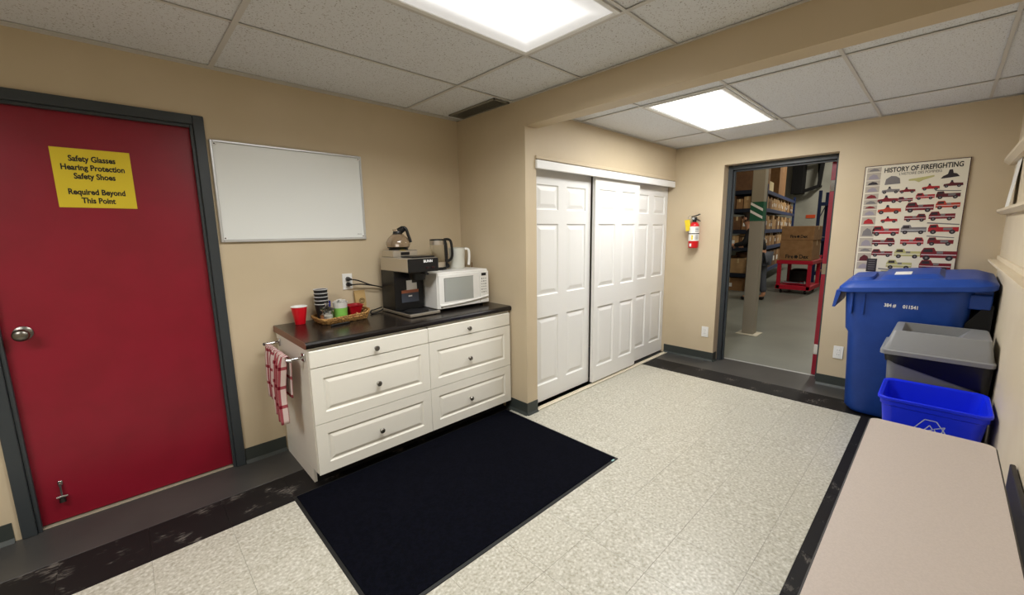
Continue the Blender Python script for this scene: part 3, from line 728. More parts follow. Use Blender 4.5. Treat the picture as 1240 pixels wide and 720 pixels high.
# carafe
t = thing('glass_carafe', 'smoky glass coffee carafe with black handle on top of the coffee maker', 'carafe', (1.503, -.178, 1.341))
c = (1.503, -.178, 1.341)
prof = [(.062, 0), (.074, .006), (.088, .032), (.086, .05), (.070, .078), (.046, .1), (.031, .114), (.029, .122), (.036, .139)]
inn = [(r-.003, z+.0015) for r, z in reversed(prof)]
MB(SMOKE).lathe(prof+[(.0345, .140)]+inn[:-1]+[(.05, .003), (.002, .003)], c, 32).build('bowl', t)
MB(BLACKP).lathe([(.0635, .0005), (.0755, .006), (.0815, .014), (.079, .014), (.071, .006)], c, 32, False, False).build('base_band', t)
m = MB(BLACKP)
dh = Vector((.78, -.62, 0)).normalized()
pth = [Vector(c)+dh*r+Vector((0, 0, z)) for r, z in ((.020, .126), (.034, .150), (.052, .152), (.066, .135), (.076, .10), (.086, .07), (.092, .045))]
m.tube(catmull(pth, 5), [.013]*8+[.011]*23 if False else .0115, 10).lathe([(.034, .106), (.034, .12), (.0305, .128)], c, 24, False, False)
m.tube([Vector(c)+dh*.01+Vector((0, 0, .125)), Vector(c)+dh*.045+Vector((0, 0, .148))], [.026, .023], 10)
m.build('handle', t)
# microwave
QX0, QX1, QY, QZ0, QZ1 = 1.660, 2.146, -.432, .888, 1.163
t = thing('microwave', 'white countertop microwave in the corner of the worktop', 'microwave', (1.9, -.27, ZC))
m = MB(WPLASTIC).box(QX0, QX1, QY, -.075, QZ0, QZ1, .007); m.build('casing', t)
for x in (QX0+.04, QX1-.04):
    for y in (QY+.04, -.11): MB(BLACKM).cyl((x, y, ZC), (x, y, QZ0+.002), .014, n=12).build('foot', t)
MB(WPLASTIC).box(QX0+.004, QX0+.392, QY-.016, QY-.0005, QZ0+.004, QZ1-.018, .005).build('door', t)
MB(mat('microwave_window', (168, 171, 165), .25)).box(QX0+.055, QX0+.322, QY-.0175, QY-.0155, QZ0+.055, QZ1-.045, 0).build('window', t)
m = MB(mat('grey_line', (120, 120, 114), .5)).box(QX0+.052, QX0+.325, QY-.017, QY-.0155, QZ1-.046, QZ1-.042, 0).box(QX0+.05, QX0+.056, QY-.0168, QY-.0155, QZ0+.055, QZ1-.045, 0); m.build('window_border', t)
MB(WPLASTIC).box(QX0+.395, QX1-.003, QY-.015, QY-.0005, QZ0+.004, QZ1-.018, .004).build('control_panel', t)
MB(BLACKP).box(QX0+.408, QX0+.455, QY-.0162, QY-.0148, QZ1-.052, QZ1-.030, 0).build('display', t)
mk = mat('grey_key_print', (150, 150, 146), .5)
for i in range(6):
    for j in range(3):
        x = QX0+.412+j*.0195; z = QZ1-.075-i*.0215
        MB(mk if (i*3+j) % 4 else INK).box(x-.005, x+.005, QY-.0158, QY-.0148, z-.0035, z+.0035, 0).build('key', t)
pts = [(QX0+.01+.46*i/16, QY-.02, QZ0+.03+.028*(i/16)**2.2) for i in range(17)]
MB(WPLASTIC).tube(pts, .0075, 8).build('lower_rail', t)
m = MB(INK).box(QX0+.018, QX0+.032, QY-.0168, QY-.0155, QZ0+.012, QZ0+.028, 0); m.use(WINK).box(QX0+.023, QX0+.027, QY-.0172, QY-.0165, QZ0+.016, QZ0+.024, 0); m.build('emblem', t)
# kettle
kx, ky, kz = 1.826, -.205, QZ1+.0005
t = thing('electric_kettle', 'glass and steel electric kettle with black handle on the microwave', 'kettle', (kx, ky, kz))
c = (kx, ky, kz)
MB(BLACKP).lathe([(0.0655, 0), (0.0672, .004), (0.0655, .018), (0.0504, .02), (0.0025, .02)], c, 32).build('power_base', t)
MB(STEEL).lathe([(0.0605, .021), (0.0630, .024), (0.0613, .062), (0.0025, .062)], c, 32).build('lower_band', t)
MB(GLASS).lathe([(0.0613, .0625), (0.0596, .13), (0.0580, .196), (0.0554, .196), (0.0571, .13), (0.0588, .065), (0.0017, .064)], c, 32, True, False).build('glass_body', t)
MB(STEEL).lathe([(0.0584, .196), (0.0571, .232), (0.0538, .232), (0.0554, .196)], c, 32, False, False).build('collar', t)
MB(BLACKP).lathe([(0.0580, .230), (0.0563, .240), (0.0252, .243), (0.0025, .243)], c, 32).build('lid', t)
dh = Vector((.83, -.56, 0)).normalized(); V = lambda r, z: Vector(c)+dh*r+Vector((0, 0, z))
m = MB(BLACKP)
sd = dh.cross(Vector((0, 0, 1)))*.016
def slab_path(P, wd, th):
    L = []
    for i, p in enumerate(P):
        tt = (P[min(i+1, len(P)-1)]-P[max(i-1, 0)]).normalized(); nn = tt.cross(wd.normalized()).normalized()*th
        L.append([tuple(p+wd+nn), tuple(p-wd+nn), tuple(p-wd-nn), tuple(p+wd-nn)])
    return L
m.loft(slab_path([V(0.0554, .238), V(0.0655, .2), V(0.0689, .12), V(0.0655, .03)], sd, .012), smooth=False)
m.loft(slab_path(catmull([V(0.0521, .236), V(0.0840, .238), V(0.1050, .222), V(0.1126, .17), V(0.1142, .12), V(0.1058, .088), V(0.0840, .07), V(0.0672, .064)], 4), sd*.8, .010), smooth=False)
m.build('handle', t)
MB(BLACKP).cyl(V(0.0714, .03)-sd, V(0.0714, .03)+sd, .02, n=20).build('pivot', t)
# pitcher
px, py = 2.012, -.205
t = thing('plastic_pitcher', 'milky white plastic pitcher behind the kettle on the microwave', 'pitcher', (px, py, kz))
c = (px, py, kz)
MB(MILK).lathe([(.058, 0), (.061, .003), (.066, .13), (.068, .158), (.067, .16), (.063, .13), (.058, .006), (.002, .005)], c, 32).build('body', t)
MB(MILK).lathe([(.067, .158), (.0675, .165), (.04, .170), (.012, .172), (.003, .172)], c, 32).build('lid', t)
dh = Vector((.83, -.56, 0)).normalized(); V = lambda r, z: Vector(c)+dh*r+Vector((0, 0, z)); sd = dh.cross(Vector((0, 0, 1)))*.015
m = MB(WPLASTIC).loft(slab_path(catmull([V(.062, .158), V(.082, .158), V(.098, .145), V(.100, .09), V(.094, .025)], 4), sd, .009), smooth=False); m.build('handle', t)
m = MB(mat('dark_twig', (128, 98, 66), .7)).cyl((2.165, -.2, QZ1*0+.8715), (2.178, -.188, 1.20), .005, n=8)
tag(m.build('stir_stick', loc=(2.165, -.2, ZC)), 'thin brown stick standing between the microwave and the corner', 'stick')

# outlet with two plugs and cords
def wall_plate(name, label, T, kind, cat='outlet'):
    t = thing(name, label, cat, tuple(T.translation))
    MB(WPLASTIC).box(-.036, .036, -.058, .058, 0, .006, .002, T=T).build('cover_plate', t)
    for s_ in (-1, 1):
        m = MB(WPLASTIC).loft([rr(-.017, .017, s_*.02-.014, s_*.02+.014, .0065, .008), rr(-.016, .016, s_*.02-.013, s_*.02+.013, .0085, .008)], T=T)
        m.use(INK).box(-.008, -.006, s_*.02-.003, s_*.02+.006, .0083, .0088, T=T).box(.006, .008, s_*.02-.003, s_*.02+.006, .0083, .0088, T=T)
        m.build('socket', t)
    MB(ALU).cyl((0, 0, .006), (0, 0, .0075), .003, n=10, T=T).build('screw', t)
    return t
wall_plate('wall_outlet', 'white wall outlet with two black plugs above the basket', ON_A(1.176, -.001, 1.113), 0)
wall_plate('wall_outlet', 'white wall plate low on the wall between closet and doorway', ON_D(XD-.001, -1.228, .326), 0)
wall_plate('wall_outlet', 'white wall plate beside the blue wheeled cart, right of the doorway', ON_D(XD-.001, -2.405, .33), 0)
def cord(name, label, z, path, mt, r=.0045):
    t = thing(name, label, 'cord', (1.176, -.012, z))
    MB(mt).cyl((1.176, -.0105, z), (1.176, -.028, z), .016, .015, 16).cyl((1.176, -.028, z), (1.187, -.048, z-.002), .012, .007, 12).build('plug', t)
    MB(BLACKM).tube(catmull(path, 6), r, 8).build('cable', t)
cord('power_cord', 'black power cord from the upper socket to the coffee maker', 1.133, [(1.185, -.046, 1.131), (1.23, -.07, 1.12), (1.31, -.065, 1.085), (1.39, -.055, 1.06), (1.46, -.05, 1.04), (1.5, -.0665, 1.03)], mat('grey_plug', (60, 58, 56), .4))
cord('power_cord', 'black power cord from the lower socket to the microwave', 1.093, [(1.185, -.046, 1.091), (1.25, -.046, 1.09), (1.33, -.035, 1.075), (1.42, -.028, 1.05), (1.55, -.025, .99), (1.66, -.03, .95), (1.75, -.072, .95)], BLACKP)
m = MB(BLACKM).tube(catmull([(1.40, -.06, ZC+.03), (1.34, -.07, ZC+.02), (1.30, -.09, ZC+.02), (1.285, -.12, ZC+.005), (1.31, -.13, ZC+.005), (1.36, -.1, ZC+.008), (1.395, -.09, ZC+.02)], 6), .0045, 8)
tag(m.build('cable_loop', loc=(1.34, -.09, ZC)), 'loop of slack black cable lying left of the coffee maker', 'cord')

# ------------------------------------------------------------------ floor mat
m0x, m1x, m0y, m1y = .541, 2.168, -1.665, -.60
t = thing('floor_mat', 'large black entrance mat with rubber edge in front of the cabinet', 'mat', (1.35, -1.1, 0))
m = MB(MATE); A = [(m0x, m0y), (m1x, m0y), (m1x, m1y), (m0x, m1y)]
ring = lambda i, z: [(m0x+i, m0y+i, z), (m1x-i, m0y+i, z), (m1x-i, m1y-i, z), (m0x+i, m1y-i, z)]
m.loft([ring(0, .0004), ring(.002, .003), ring(.017, .0055)], True, True, False); m.build('rubber_border', t)
MB(MATC).loft([ring(.016, .004), ring(.0165, .0085), ring(.022, .0095)], True, True, False).build('carpet', t)
MB(mat('mat_tag', (150, 190, 190), .4)).box(m1x-.06, m1x-.035, m0y+.006, m0y+.016, .0035, .0062).build('corner_tag', t)

# ------------------------------------------------------------------ folding table near the camera
t = thing('folding_table', 'narrow taupe laminate folding table against the right wall', 'table', (1.0, -3.0, 0))
tx0, tx1, ty0, ty1, tz = .02, 1.985, -3.158, -2.845, .74
MB(TABLE).loft([rr(tx0+.004, tx1-.004, ty0+.004, ty1-.004, tz-.004, .025), rr(tx0+.004, tx1-.004, ty0+.004, ty1-.004, tz, .025)]).build('tabletop', t)
MB(BLACKEDGE).loft([rr(tx0, tx1, ty0, ty1, tz-.028, .028), rr(tx0, tx1, ty0, ty1, tz-.003, .028), rr(tx0+.004, tx1-.004, ty0+.004, ty1-.004, tz-.001, .025), rr(tx0+.004, tx1-.004, ty0+.004, ty1-.004, tz-.01, .025)]).build('edge_band', t)
for x in (.2, 1.8):
    for y in (ty0+.03, ty1-.03):
        MB(BLACKP).cyl((x, y, 0), (x, y, tz-.027), .014, n=14).build('leg', t)
    MB(BLACKP).cyl((x, ty0+.03, .12), (x, ty1-.03, .12), .01, n=12).build('stretcher', t)

tag(MB(BLACKEDGE).box(.1, 2.40, -3.250, -3.235, 0, .535, .003).build('dark_wedge_fill', loc=(1.2, -3.24, 0)), 'flat dark filler for the dark wedge between the table and the right wall', 'panel')  # dark sheet added to fill the dark wedge beside the table

# ------------------------------------------------------------------ poster
t = thing('poster', 'large poster of many small fire engines titled history of firefighting', 'poster', (XD, -2.745, 1.04))
PX = XD-.0015; y0, y1, z0, z1 = -2.452, -3.04, 1.03, 1.94
fr = mat('maroon_poster_edge', (66, 22, 28), .4)
MB(fr).box(XD-.012, XD, y1-.005, y0+.005, z0-.005, z1+.005, .001).build('backing_board', t)
MB(mat('ivory_paper', (226, 219, 200), .4)).box(XD-.0128, XD-.0118, y1, y0, z0, z1).build('printed_sheet', t)
XP = XD-.0135
def P_(u, v): return (XP, y0+(y1-y0)*u, z1-(z1-z0)*v)     # u,v from the top left of the sheet
MB(INK).text('HISTORY OF FIREFIGHTING', .052, ON_D(*P_(.575, .045)), sx=.69, bold=.0014).build('lettering', t, flat=True)
MB(INK).text("L'HISTOIRE DES POMPIERS", .028, ON_D(*P_(.56, .085)), sx=.74).build('lettering', t, flat=True)
reds = [mat('print_red_%s' % a, c, .45) for a, c in (('deep', (120, 22, 34)), ('bright', (168, 30, 40)), ('dark', (84, 18, 30)), ('orange', (176, 60, 40)))]
pale = mat('print_pale_yellow', (186, 180, 120), .45); pgrey = mat('print_grey', (120, 116, 116), .45); pdark = mat('print_dark', (44, 38, 44), .45); plil = mat('print_lilac', (150, 142, 152), .5)
def poly(m, pts, k): m.add([(XP-.00025*k, y0+(y1-y0)*u, z1-(z1-z0)*v) for u, v in pts], [tuple(range(len(pts)))])
def disc(m, u, v, r, k, n=12): m.add([(XP-.00025*k, y0+(y1-y0)*u+r*math.cos(a), z1-(z1-z0)*v+r*math.sin(a)) for a in [2*PI*i/n for i in range(n)]], [tuple(range(n))])
def engine(u, v, wd, c, kind, flip=False):
    h = wd*.30; m = MB(c); s_ = -1 if flip else 1; X = lambda a: u+s_*wd*(a-.5); Y = lambda b: v-h*(b-.5)
    m.use(c)
    if kind == 0:    # old open tourer with bonnet
        poly(m, [(X(.02), Y(.15)), (X(1), Y(.15)), (X(.98), Y(.55)), (X(.55), Y(.6)), (X(.5), Y(.72)), (X(.36), Y(.72)), (X(.3), Y(.55)), (X(.04), Y(.48))], 1)
        m.use(pdark); poly(m, [(X(.36), Y(.72)), (X(.5), Y(.72)), (X(.47), Y(1.0)), (X(.38), Y(1.0))], 1)
    elif kind == 1:  # pumper with cab
        poly(m, [(X(0), Y(.15)), (X(1), Y(.15)), (X(1), Y(.72)), (X(.42), Y(.72)), (X(.36), Y(1.0)), (X(.08), Y(.98)), (X(0), Y(.6))], 1)
        m.use(pdark); poly(m, [(X(.06), Y(.62)), (X(.34), Y(.62)), (X(.32), Y(.9)), (X(.1), Y(.88))], 2)
        m.use(pgrey); poly(m, [(X(.45), Y(.5)), (X(.62), Y(.5)), (X(.62), Y(.7)), (X(.45), Y(.7))], 2)
        m.use(WINK); poly(m, [(X(.02), Y(.38)), (X(.98), Y(.38)), (X(.98), Y(.43)), (X(.02), Y(.43))], 2)
    else:            # ladder truck
        poly(m, [(X(0), Y(.15)), (X(1), Y(.15)), (X(1), Y(.6)), (X(.35), Y(.62)), (X(.3), Y(.9)), (X(.05), Y(.88)), (X(0), Y(.5))], 1)
        m.use(pgrey); poly(m, [(X(-.06), Y(1.0)), (X(1.0), Y(.8)), (X(1.0), Y(.9)), (X(-.06), Y(1.12))], 2)
        m.use(pdark); poly(m, [(X(.06), Y(.55)), (X(.28), Y(.58)), (X(.27), Y(.82)), (X(.08), Y(.8))], 2)
        m.use(pgrey); poly(m, [(X(.5), Y(.3)), (X(.8), Y(.3)), (X(.8), Y(.55)), (X(.5), Y(.55))], 2)
    for a in (.18, .8):
        m.use(pdark); disc(m, X(a), Y(.14), h*.22*(z1-z0), 3); m.use(pgrey); disc(m, X(a), Y(.14), h*.09*(z1-z0), 4, 8)
    m.build('engine_picture', t, flat=True)
R = reds
for args in [(.29, .215, .19, pgrey, 0, 0), (.46, .225, .16, R[0], 0, 0), (.68, .21, .17, R[1], 0, 0), (.88, .195, .18, R[2], 0, 0),
             (.27, .295, .22, R[0], 0, 0), (.45, .305, .15, R[0], 1, 0), (.64, .285, .18, R[1], 1, 0), (.85, .28, .22, R[2], 2, 0),
             (.30, .385, .25, R[3], 0, 0), (.60, .375, .27, R[0], 1, 0), (.86, .365, .22, R[3], 1, 0),
             (.31, .475, .18, R[1], 0, 0), (.57, .465, .21, R[0], 1, 1), (.82, .455, .24, R[0], 1, 0),
             (.29, .575, .28, R[1], 1, 0), (.57, .565, .25, pgrey, 1, 0), (.85, .56, .28, R[1], 2, 0),
             (.28, .675, .24, R[0], 1, 1), (.57, .67, .23, R[1], 1, 1), (.84, .665, .24, R[0], 2, 0),
             (.28, .775, .22, R[0], 1, 0), (.54, .775, .26, pale, 1, 0), (.84, .775, .34, R[0], 1, 0),
             (.47, .875, .26, pale, 1, 0), (.82, .875, .30, R[0], 1, 0), (.43, .97, .3, pale, 2, 0), (.82, .965, .32, pale, 1, 0)]:
    engine(*args)
m = MB(pgrey); poly(m, [(.22, .17), (.38, .165), (.37, .12), (.33, .10), (.28, .095), (.23, .12)], 1); m.build('crew_picture', t, flat=True)
m = MB(pale); poly(m, [(.46, .135), (.70, .115), (.70, .128), (.60, .15), (.56, .165), (.52, .15), (.46, .148)], 1); m.build('aircraft_picture', t, flat=True)
m = MB(pdark); poly(m, [(.76, .15), (.93, .14), (.9, .115), (.87, .11), (.86, .08), (.83, .08), (.82, .115), (.78, .13)], 1); m.build('boat_picture', t, flat=True)
side = [(.01, .05, pgrey), (.055, .12, plil), (.125, .17, pdark), (.175, .23, plil), (.24, .29, R[0]), (.295, .34, pgrey), (.345, .38, R[0]), (.385, .44, plil), (.45, .52, R[1]), (.53, .63, pgrey), (.64, .72, plil), (.73, .77, pgrey), (.78, .86, R[2]), (.865, .93, plil)]
for a, b, c_ in side:
    m = MB(mat('print_stone', (176, 166, 152), .5)); poly(m, [(.02, a), (.17, a), (.17, b), (.02, b)], 1)
    m.use(c_); poly(m, [(.04, b-.008), (.155, b-.008), (.13, a+.35*(b-a)), (.09, a+.2*(b-a)), (.05, a+.5*(b-a))], 2); m.build('margin_picture', t, flat=True)
m = MB(pdark); poly(m, [(.13, .83), (.24, .83), (.24, .95), (.13, .95)], 3)
m.use(pgrey)
for i in range(5): poly(m, [(.15, .845+.02*i), (.22, .845+.02*i), (.22, .85+.02*i), (.15, .85+.02*i)], 4)
m.build('index_picture', t, flat=True)

# ------------------------------------------------------------------ fire extinguisher
ex, ey = XD-.062, -1.072
t = thing('fire_extinguisher', 'red fire extinguisher with yellow tag hung on the wall left of the doorway', 'fire extinguisher', (ex, ey, 1.25))
c = (ex, ey, 1.25)
MB(REDEX).lathe([(.042, 0), (.05, .006), (.052, .012), (.052, .235), (.046, .258), (.03, .274), (.016, .28), (.003, .281)], c, 32).build('cylinder', t)
def wrap(m, r, za, zb_, a0, a1, n=18):
    L = [[(ex+r*math.cos(a0+(a1-a0)*i/n), ey+r*math.sin(a0+(a1-a0)*i/n), c[2]+z) for i in range(n+1)] for z in (za, zb_)]
    m.loft(L, False, False, True, False)
m = MB(PAPER); wrap(m, .0526, .078, .152, PI*.55, PI*1.6); wrap(m, .0526, .160, .232, PI*.55, PI*1.6); m.build('label', t)
m = MB(INK)
for i in range(5): wrap(m, .0530, .09+.011*i, .094+.011*i, PI*1.2, PI*1.45, 6)
for i in range(4): wrap(m, .0530, .175+.012*i, .180+.012*i, PI*1.2, PI*1.45, 6)
m.use(WINK); wrap(m, .0528, .018, .05, PI*.85, PI*1.0, 6)
m.use(YELLOW); wrap(m, .0530, .09, .14, PI*.98, PI*1.08, 6); tag(m.build('label_print', t), kind='stuff')
m = MB(BLACKM); wrap(m, .0536, .151, .161, 0, 2*PI, 32); m.build('strap', t)
MB(BLACKM).box(ex+.052, XD, ey-.02, ey+.02, c[2]+.1, c[2]+.25, .003).build('wall_bracket', t)
m = MB(BLACKP).lathe([(.018, .278), (.02, .285), (.02, .312), (.014, .32), (.003, .321)], c, 20).box(ex-.016, ex+.016, ey-.025, ey+.025, c[2]+.305, c[2]+.332, .004); m.build('valve', t)
m = MB(BLACKP).loft(slab_path([Vector((ex, ey+.03, c[2]+.338)), Vector((ex, ey, c[2]+.342)), Vector((ex, ey-.035, c[2]+.352)), Vector((ex, ey-.055, c[2]+.362))], Vector((.012, 0, 0)), .005), smooth=False)
m.loft(slab_path([Vector((ex, ey, c[2]+.312)), Vector((ex, ey-.035, c[2]+.303)), Vector((ex, ey-.062, c[2]+.288))], Vector((.011, 0, 0)), .005), smooth=False); m.build('squeeze_handle', t)
MB(ALU).cyl((ex-.016, ey+.005, c[2]+.318), (ex-.024, ey+.005, c[2]+.318), .012, n=16).build('gauge', t)
MB(CHROME).tube([(ex, ey+.052+.018*math.cos(a), c[2]+.328+.02*math.sin(a)) for a in [2*PI*i/20 for i in range(20)]], .002, 6, True).build('pull_ring', t)
Tg = frame((ex-.045, ey+.05, c[2]+.245), (0.12, -1, .18), (0, .18, 1))
MB(YELLOW).box(-.027, .027, -.06, .06, 0, .0012, T=Tg).build('inspection_tag', t)

# ------------------------------------------------------------------ ledges on the right wall
def ledge(z, th, dp, x1, label, back):
    t = thing('wall_ledge', label, 'ledge', (1.5, YE, z), 0, 'narrow ledges on the right wall')
    MB(PAINT_S).prism([(YE, z-th), (YE+dp*.55, z-th), (YE+dp, z-th*.45), (YE+dp, z), (YE, z)], 'x', -.6, x1).build('board', t)
    if back: MB(PAINT_S).box(-.6, x1, YE, YE+.014, z, z+back, .003).build('back_strip', t)
ledge(1.905, .045, .055, 4.57, 'topmost narrow beige ledge along the right wall', 0)
ledge(1.555, .035, .052, 4.57, 'middle narrow beige ledge with a paper card standing on it', 0)
ledge(1.205, .03, .055, 4.57, 'lowest narrow beige ledge just above the blue wheeled cart', .03)
m = MB(PAPER).loft([[(4.06, YE+.030, 1.5556), (4.30, YE+.030, 1.5556), (4.30, YE+.033, 1.5556), (4.06, YE+.033, 1.5556)], [(4.12, YE+.002, 1.875), (4.36, YE+.002, 1.875), (4.36, YE+.004, 1.875), (4.12, YE+.004, 1.875)]], smooth=False)
cd_ = thing('paper_card', 'white printed card leaning on the middle ledge of the right wall', 'card', (4.2, YE+.03, 1.5555)); m.build('sheet', cd_)

# ------------------------------------------------------------------ blue wheeled cart
def sl(z): return lambda x, y: z+.075*(-2.45-y)/.8+.03*(x-3.95)/.6
t = thing('wheeled_bin', 'tall blue wheeled refuse cart with hinged lid and white serial number', 'bin', (4.28, -2.84, 0))
m = MB(TOTER)
m.loft([rr(4.06, 4.47, -3.08, -2.565, .012, .09, 8), rr(4.03, 4.50, -3.10, -2.538, .05, .10, 8), rr(4.012, 4.53, -3.115, -2.512, .64, .10, 8), rr(4.002, 4.54, -3.125, -2.495, .67, .10, 8), rr(3.992, 4.555, -3.15, -2.475, sl(.950), .10, 8)], True, True); m.build('tub', t)
m = MB(TOTER)
m.loft([rr(3.958, 4.585, -3.235, -2.448, sl(.955), .09, 8), rr(3.950, 4.592, -3.242, -2.440, sl(.962), .09, 8), rr(3.950, 4.592, -3.242, -2.440, sl(.992), .09, 8), rr(3.962, 4.58, -3.235, -2.452, sl(1.004), .085, 8), rr(3.985, 4.56, -3.16, -2.485, sl(1.034), .07, 8), rr(4.005, 4.54, -3.13, -2.505, sl(1.038), .06, 8)], False, True)
m.build('lid', t)
m = MB(TOTER).loft([rr(4.05, 4.5, -3.0, -2.66, sl(1.036), .04), rr(4.08, 4.48, -2.97, -2.69, sl(1.066), .035)]).loft([rr(4.04, 4.36, -2.64, -2.50, sl(1.030), .03), rr(4.05, 4.35, -2.63, -2.51, sl(1.060), .03)])
m.build('lid_ridge', t)
MB(PAPER).loft([rr(4.085, 4.25, -2.83, -2.74, sl(1.0665), .004, 1), rr(4.085, 4.25, -2.83, -2.74, sl(1.0675), .004, 1)], smooth=False).build('paper_sticker', t)
m = MB(TOTER)
m.loft([[(4.02, -2.455, .965), (4.02, -2.425, .965), (4.48, -2.425, .985), (4.48, -2.455, .985)], [(4.02, -2.425, .835), (4.02, -2.408, .835), (4.48, -2.408, .85), (4.48, -2.425, .85)]], smooth=False); m.build('front_grip', t)
m = MB(TOTER)
for y in (-2.53, -2.60): m.box(3.984, 4.01, y-.006, y+.006, .80, .955, .003)
m.build('corner_rib', t)
m = MB(TOTER).box(4.03, 4.07, -3.225, -3.12, .90, 1.0, .008).box(4.47, 4.51, -3.225, -3.12, .90, 1.0, .008).cyl((4.03, -3.215, 1.045), (4.51, -3.215, 1.055), .016, n=14).box(4.05, 4.09, -3.225, -3.14, .98, 1.06, .006).box(4.45, 4.49, -3.225, -3.14, .98, 1.06, .006); m.build('hinge_handle', t)
MB(BLACKM).prism([(-3.12, .10), (-3.235, .10), (-3.235, .93), (-3.20, .93), (-3.12, .80)], 'x', 4.035, 4.52).build('rear_gap_fill', t)  # black filler added for the dark gap behind the tub
for x in (4.02, 4.52): MB(BLACKP).cyl((x-.02, -3.13, .12), (x+.02, -3.13, .12), .12, n=28).build('wheel', t)
m = MB(WINK); Tn = frame((3.9915, -2.712, .885), (0.0, -1, .0), (-.01, 0, 1))
m.text('384 #', .033, Tn, 'LEFT', bold=.0012, sx=.82).build('serial_prefix', t, flat=True)
MB(WINK).text('011541', .033, Tn @ Matrix.Translation((.100, -.002, 0)), 'LEFT', bold=.0012, sx=.82).build('serial_number', t, flat=True)

# ------------------------------------------------------------------ grey waste bin with open top
t = thing('waste_bin', 'grey rectangular waste bin with funnel lid and black liner before the blue cart', 'bin', (3.73, -3.0, 0))
MB(GREYD).loft([rr(3.56, 3.87, -3.20, -2.82, 0, .04), rr(3.515, 3.915, -3.232, -2.785, .63, .045), rr(3.505, 3.925, -3.238, -2.775, .635, .045), rr(3.505, 3.925, -3.238, -2.775, .648, .045), rr(3.525, 3.905, -3.222, -2.795, .648, .04), rr(3.57, 3.86, -3.19, -2.83, .02, .035)]).build('tub', t)
def bagz(x, y): return .585-.10*max(0, (-2.80-y)/.44)+.012*math.sin(37*y+21*x)
MB(BAG).loft([rr(3.509, 3.921, -3.238, -2.780, bagz, .046, 8), rr(3.505, 3.925, -3.240, -2.776, lambda x, y: (bagz(x, y)+.63)/2, .046, 8), rr(3.501, 3.930, -3.243, -2.770, .642, .046, 8)], False, False).build('liner', t)
m = MB(GREY)
m.loft([rr(3.506, 3.940, -3.244, -2.760, .638, .03), rr(3.498, 3.948, -3.247, -2.752, .641, .03), rr(3.498, 3.948, -3.247, -2.752, .664, .03), rr(3.512, 3.936, -3.240, -2.766, .670, .03), rr(3.560, 3.925, -3.222, -2.800, .784, .02), rr(3.566, 3.919, -3.215, -2.806, .789, .02),
        rr(3.584, 3.905, -3.20, -2.84, .788, .02), rr(3.60, 3.895, -3.19, -2.885, .70, .02), rr(3.61, 3.89, -3.18, -2.90, .66, .02)], False, False)
m.build('funnel_lid', t)
MB(GREY).add([(3.575, -3.10, .7885), (3.575, -3.21, .7885), (3.91, -3.21, .7885), (3.91, -3.15, .7885), (3.60, -2.99, .690), (3.90, -3.06, .690)], [(0, 1, 2, 3), (0, 3, 5, 4)]).build('sloped_flap', t)

# ------------------------------------------------------------------ cobalt recycling box
t = thing('recycling_box', 'bright cobalt blue open recycling box in front of the grey bin', 'box', (3.28, -3.0, 0))
m = MB(BLUEBOX)
m.loft([rr(3.13, 3.43, -3.17, -2.86, 0, .05), rr(3.125, 3.435, -3.175, -2.855, .01, .05), rr(3.078, 3.470, -3.222, -2.812, .44, .05), rr(3.071, 3.476, -3.228, -2.805, .445, .05), rr(3.068, 3.478, -3.230, -2.803, .472, .05), rr(3.058, 3.488, -3.237, -2.793, .477, .05), rr(3.058, 3.488, -3.237, -2.793, .490, .05), rr(3.064, 3.482, -3.233, -2.799, .494, .05), rr(3.080, 3.466, -3.218, -2.813, .486, .045), rr(3.132, 3.428, -3.168, -2.862, .012, .045)]); m.build('tub', t)
m = MB(SILVERINK)       # chasing arrows symbol, drawn as outlines on the sloping front
Tr = frame((3.0905, -3.02, .318), (0, -1, 0), (-.1093, 0, 1))
def outline(m, pts, w_, T):
    n = len(pts); L0 = []; 
    for i in range(n):
        a, b = Vector(pts[i]), Vector(pts[(i+1) % n]); d_ = (b-a).normalized(); q = Vector((-d_.y, d_.x))*w_/2
        m.add([(*(a+q), 0), (*(b+q), 0), (*(b-q), 0), (*(a-q), 0)], [(0, 1, 2, 3)], False, T)
for k in range(3):
    Rk = Matrix.Rotation(-2*PI*k/3, 2)
    arrow = [(a*1.2, b*1.2) for a, b in [(-.058, .008), (-.020, .072), (.018, .072), (.034, .046), (.046, .053), (.035, .014), (-.003, .022), (.009, .030), (-.002, .048), (-.012, .030), (-.036, -.006)]]
    outline(m, [tuple(Rk @ Vector(p)) for p in arrow], .0045, Tr)
m.build('recycling_symbol', t, flat=True)

# ------------------------------------------------------------------ warehouse
def area(name, loc, power, sx, sy, rot=(0, 0, 0), col=(1, .93, .8)):
    ld = bpy.data.lights.new(name, 'AREA'); ld.shape = 'RECTANGLE'; ld.size = sx; ld.size_y = sy; ld.energy = power; ld.color = col
    o = bpy.data.objects.new(name, ld); COL.objects.link(o); o.location = loc; o.rotation_euler = rot
area('warehouse_fill_lamp', (5.9, -1.9, 4.7), WAREHOUSE_W*.6, 1.2, .5)  # unseen fill lamps, added to light the column, racks and end wall
area('warehouse_fill_lamp', (8.6, -2.6, 4.7), WAREHOUSE_W*.7, 1.2, .5)
area('warehouse_fill_lamp', (15.6, -1.6, 4.7), WAREHOUSE_W*1.4, 1.2, .5)
m = MB(WHWALL).box(4.8, 18.35, -5.15, 5.15, 5, 5.1)
struct(m.build('ceiling_warehouse', loc=(4.8, 0, 5)), 'warehouse roof deck')
t = thing('steel_column', 'grey painted steel column with striped green tape in the warehouse', 'column', (6.25, -1.2, 0))
MB(COLUMN).box(6.19, 6.32, -1.275, -1.125, .012, 5, .006).build('shaft', t)
MB(mat('base_plate_cream', (190, 184, 166), .5)).box(6.12, 6.39, -1.335, -1.065, 0, .012, .003).build('base_plate', t)
tape = mat('green_white_tape', (24, 104, 76), .5)
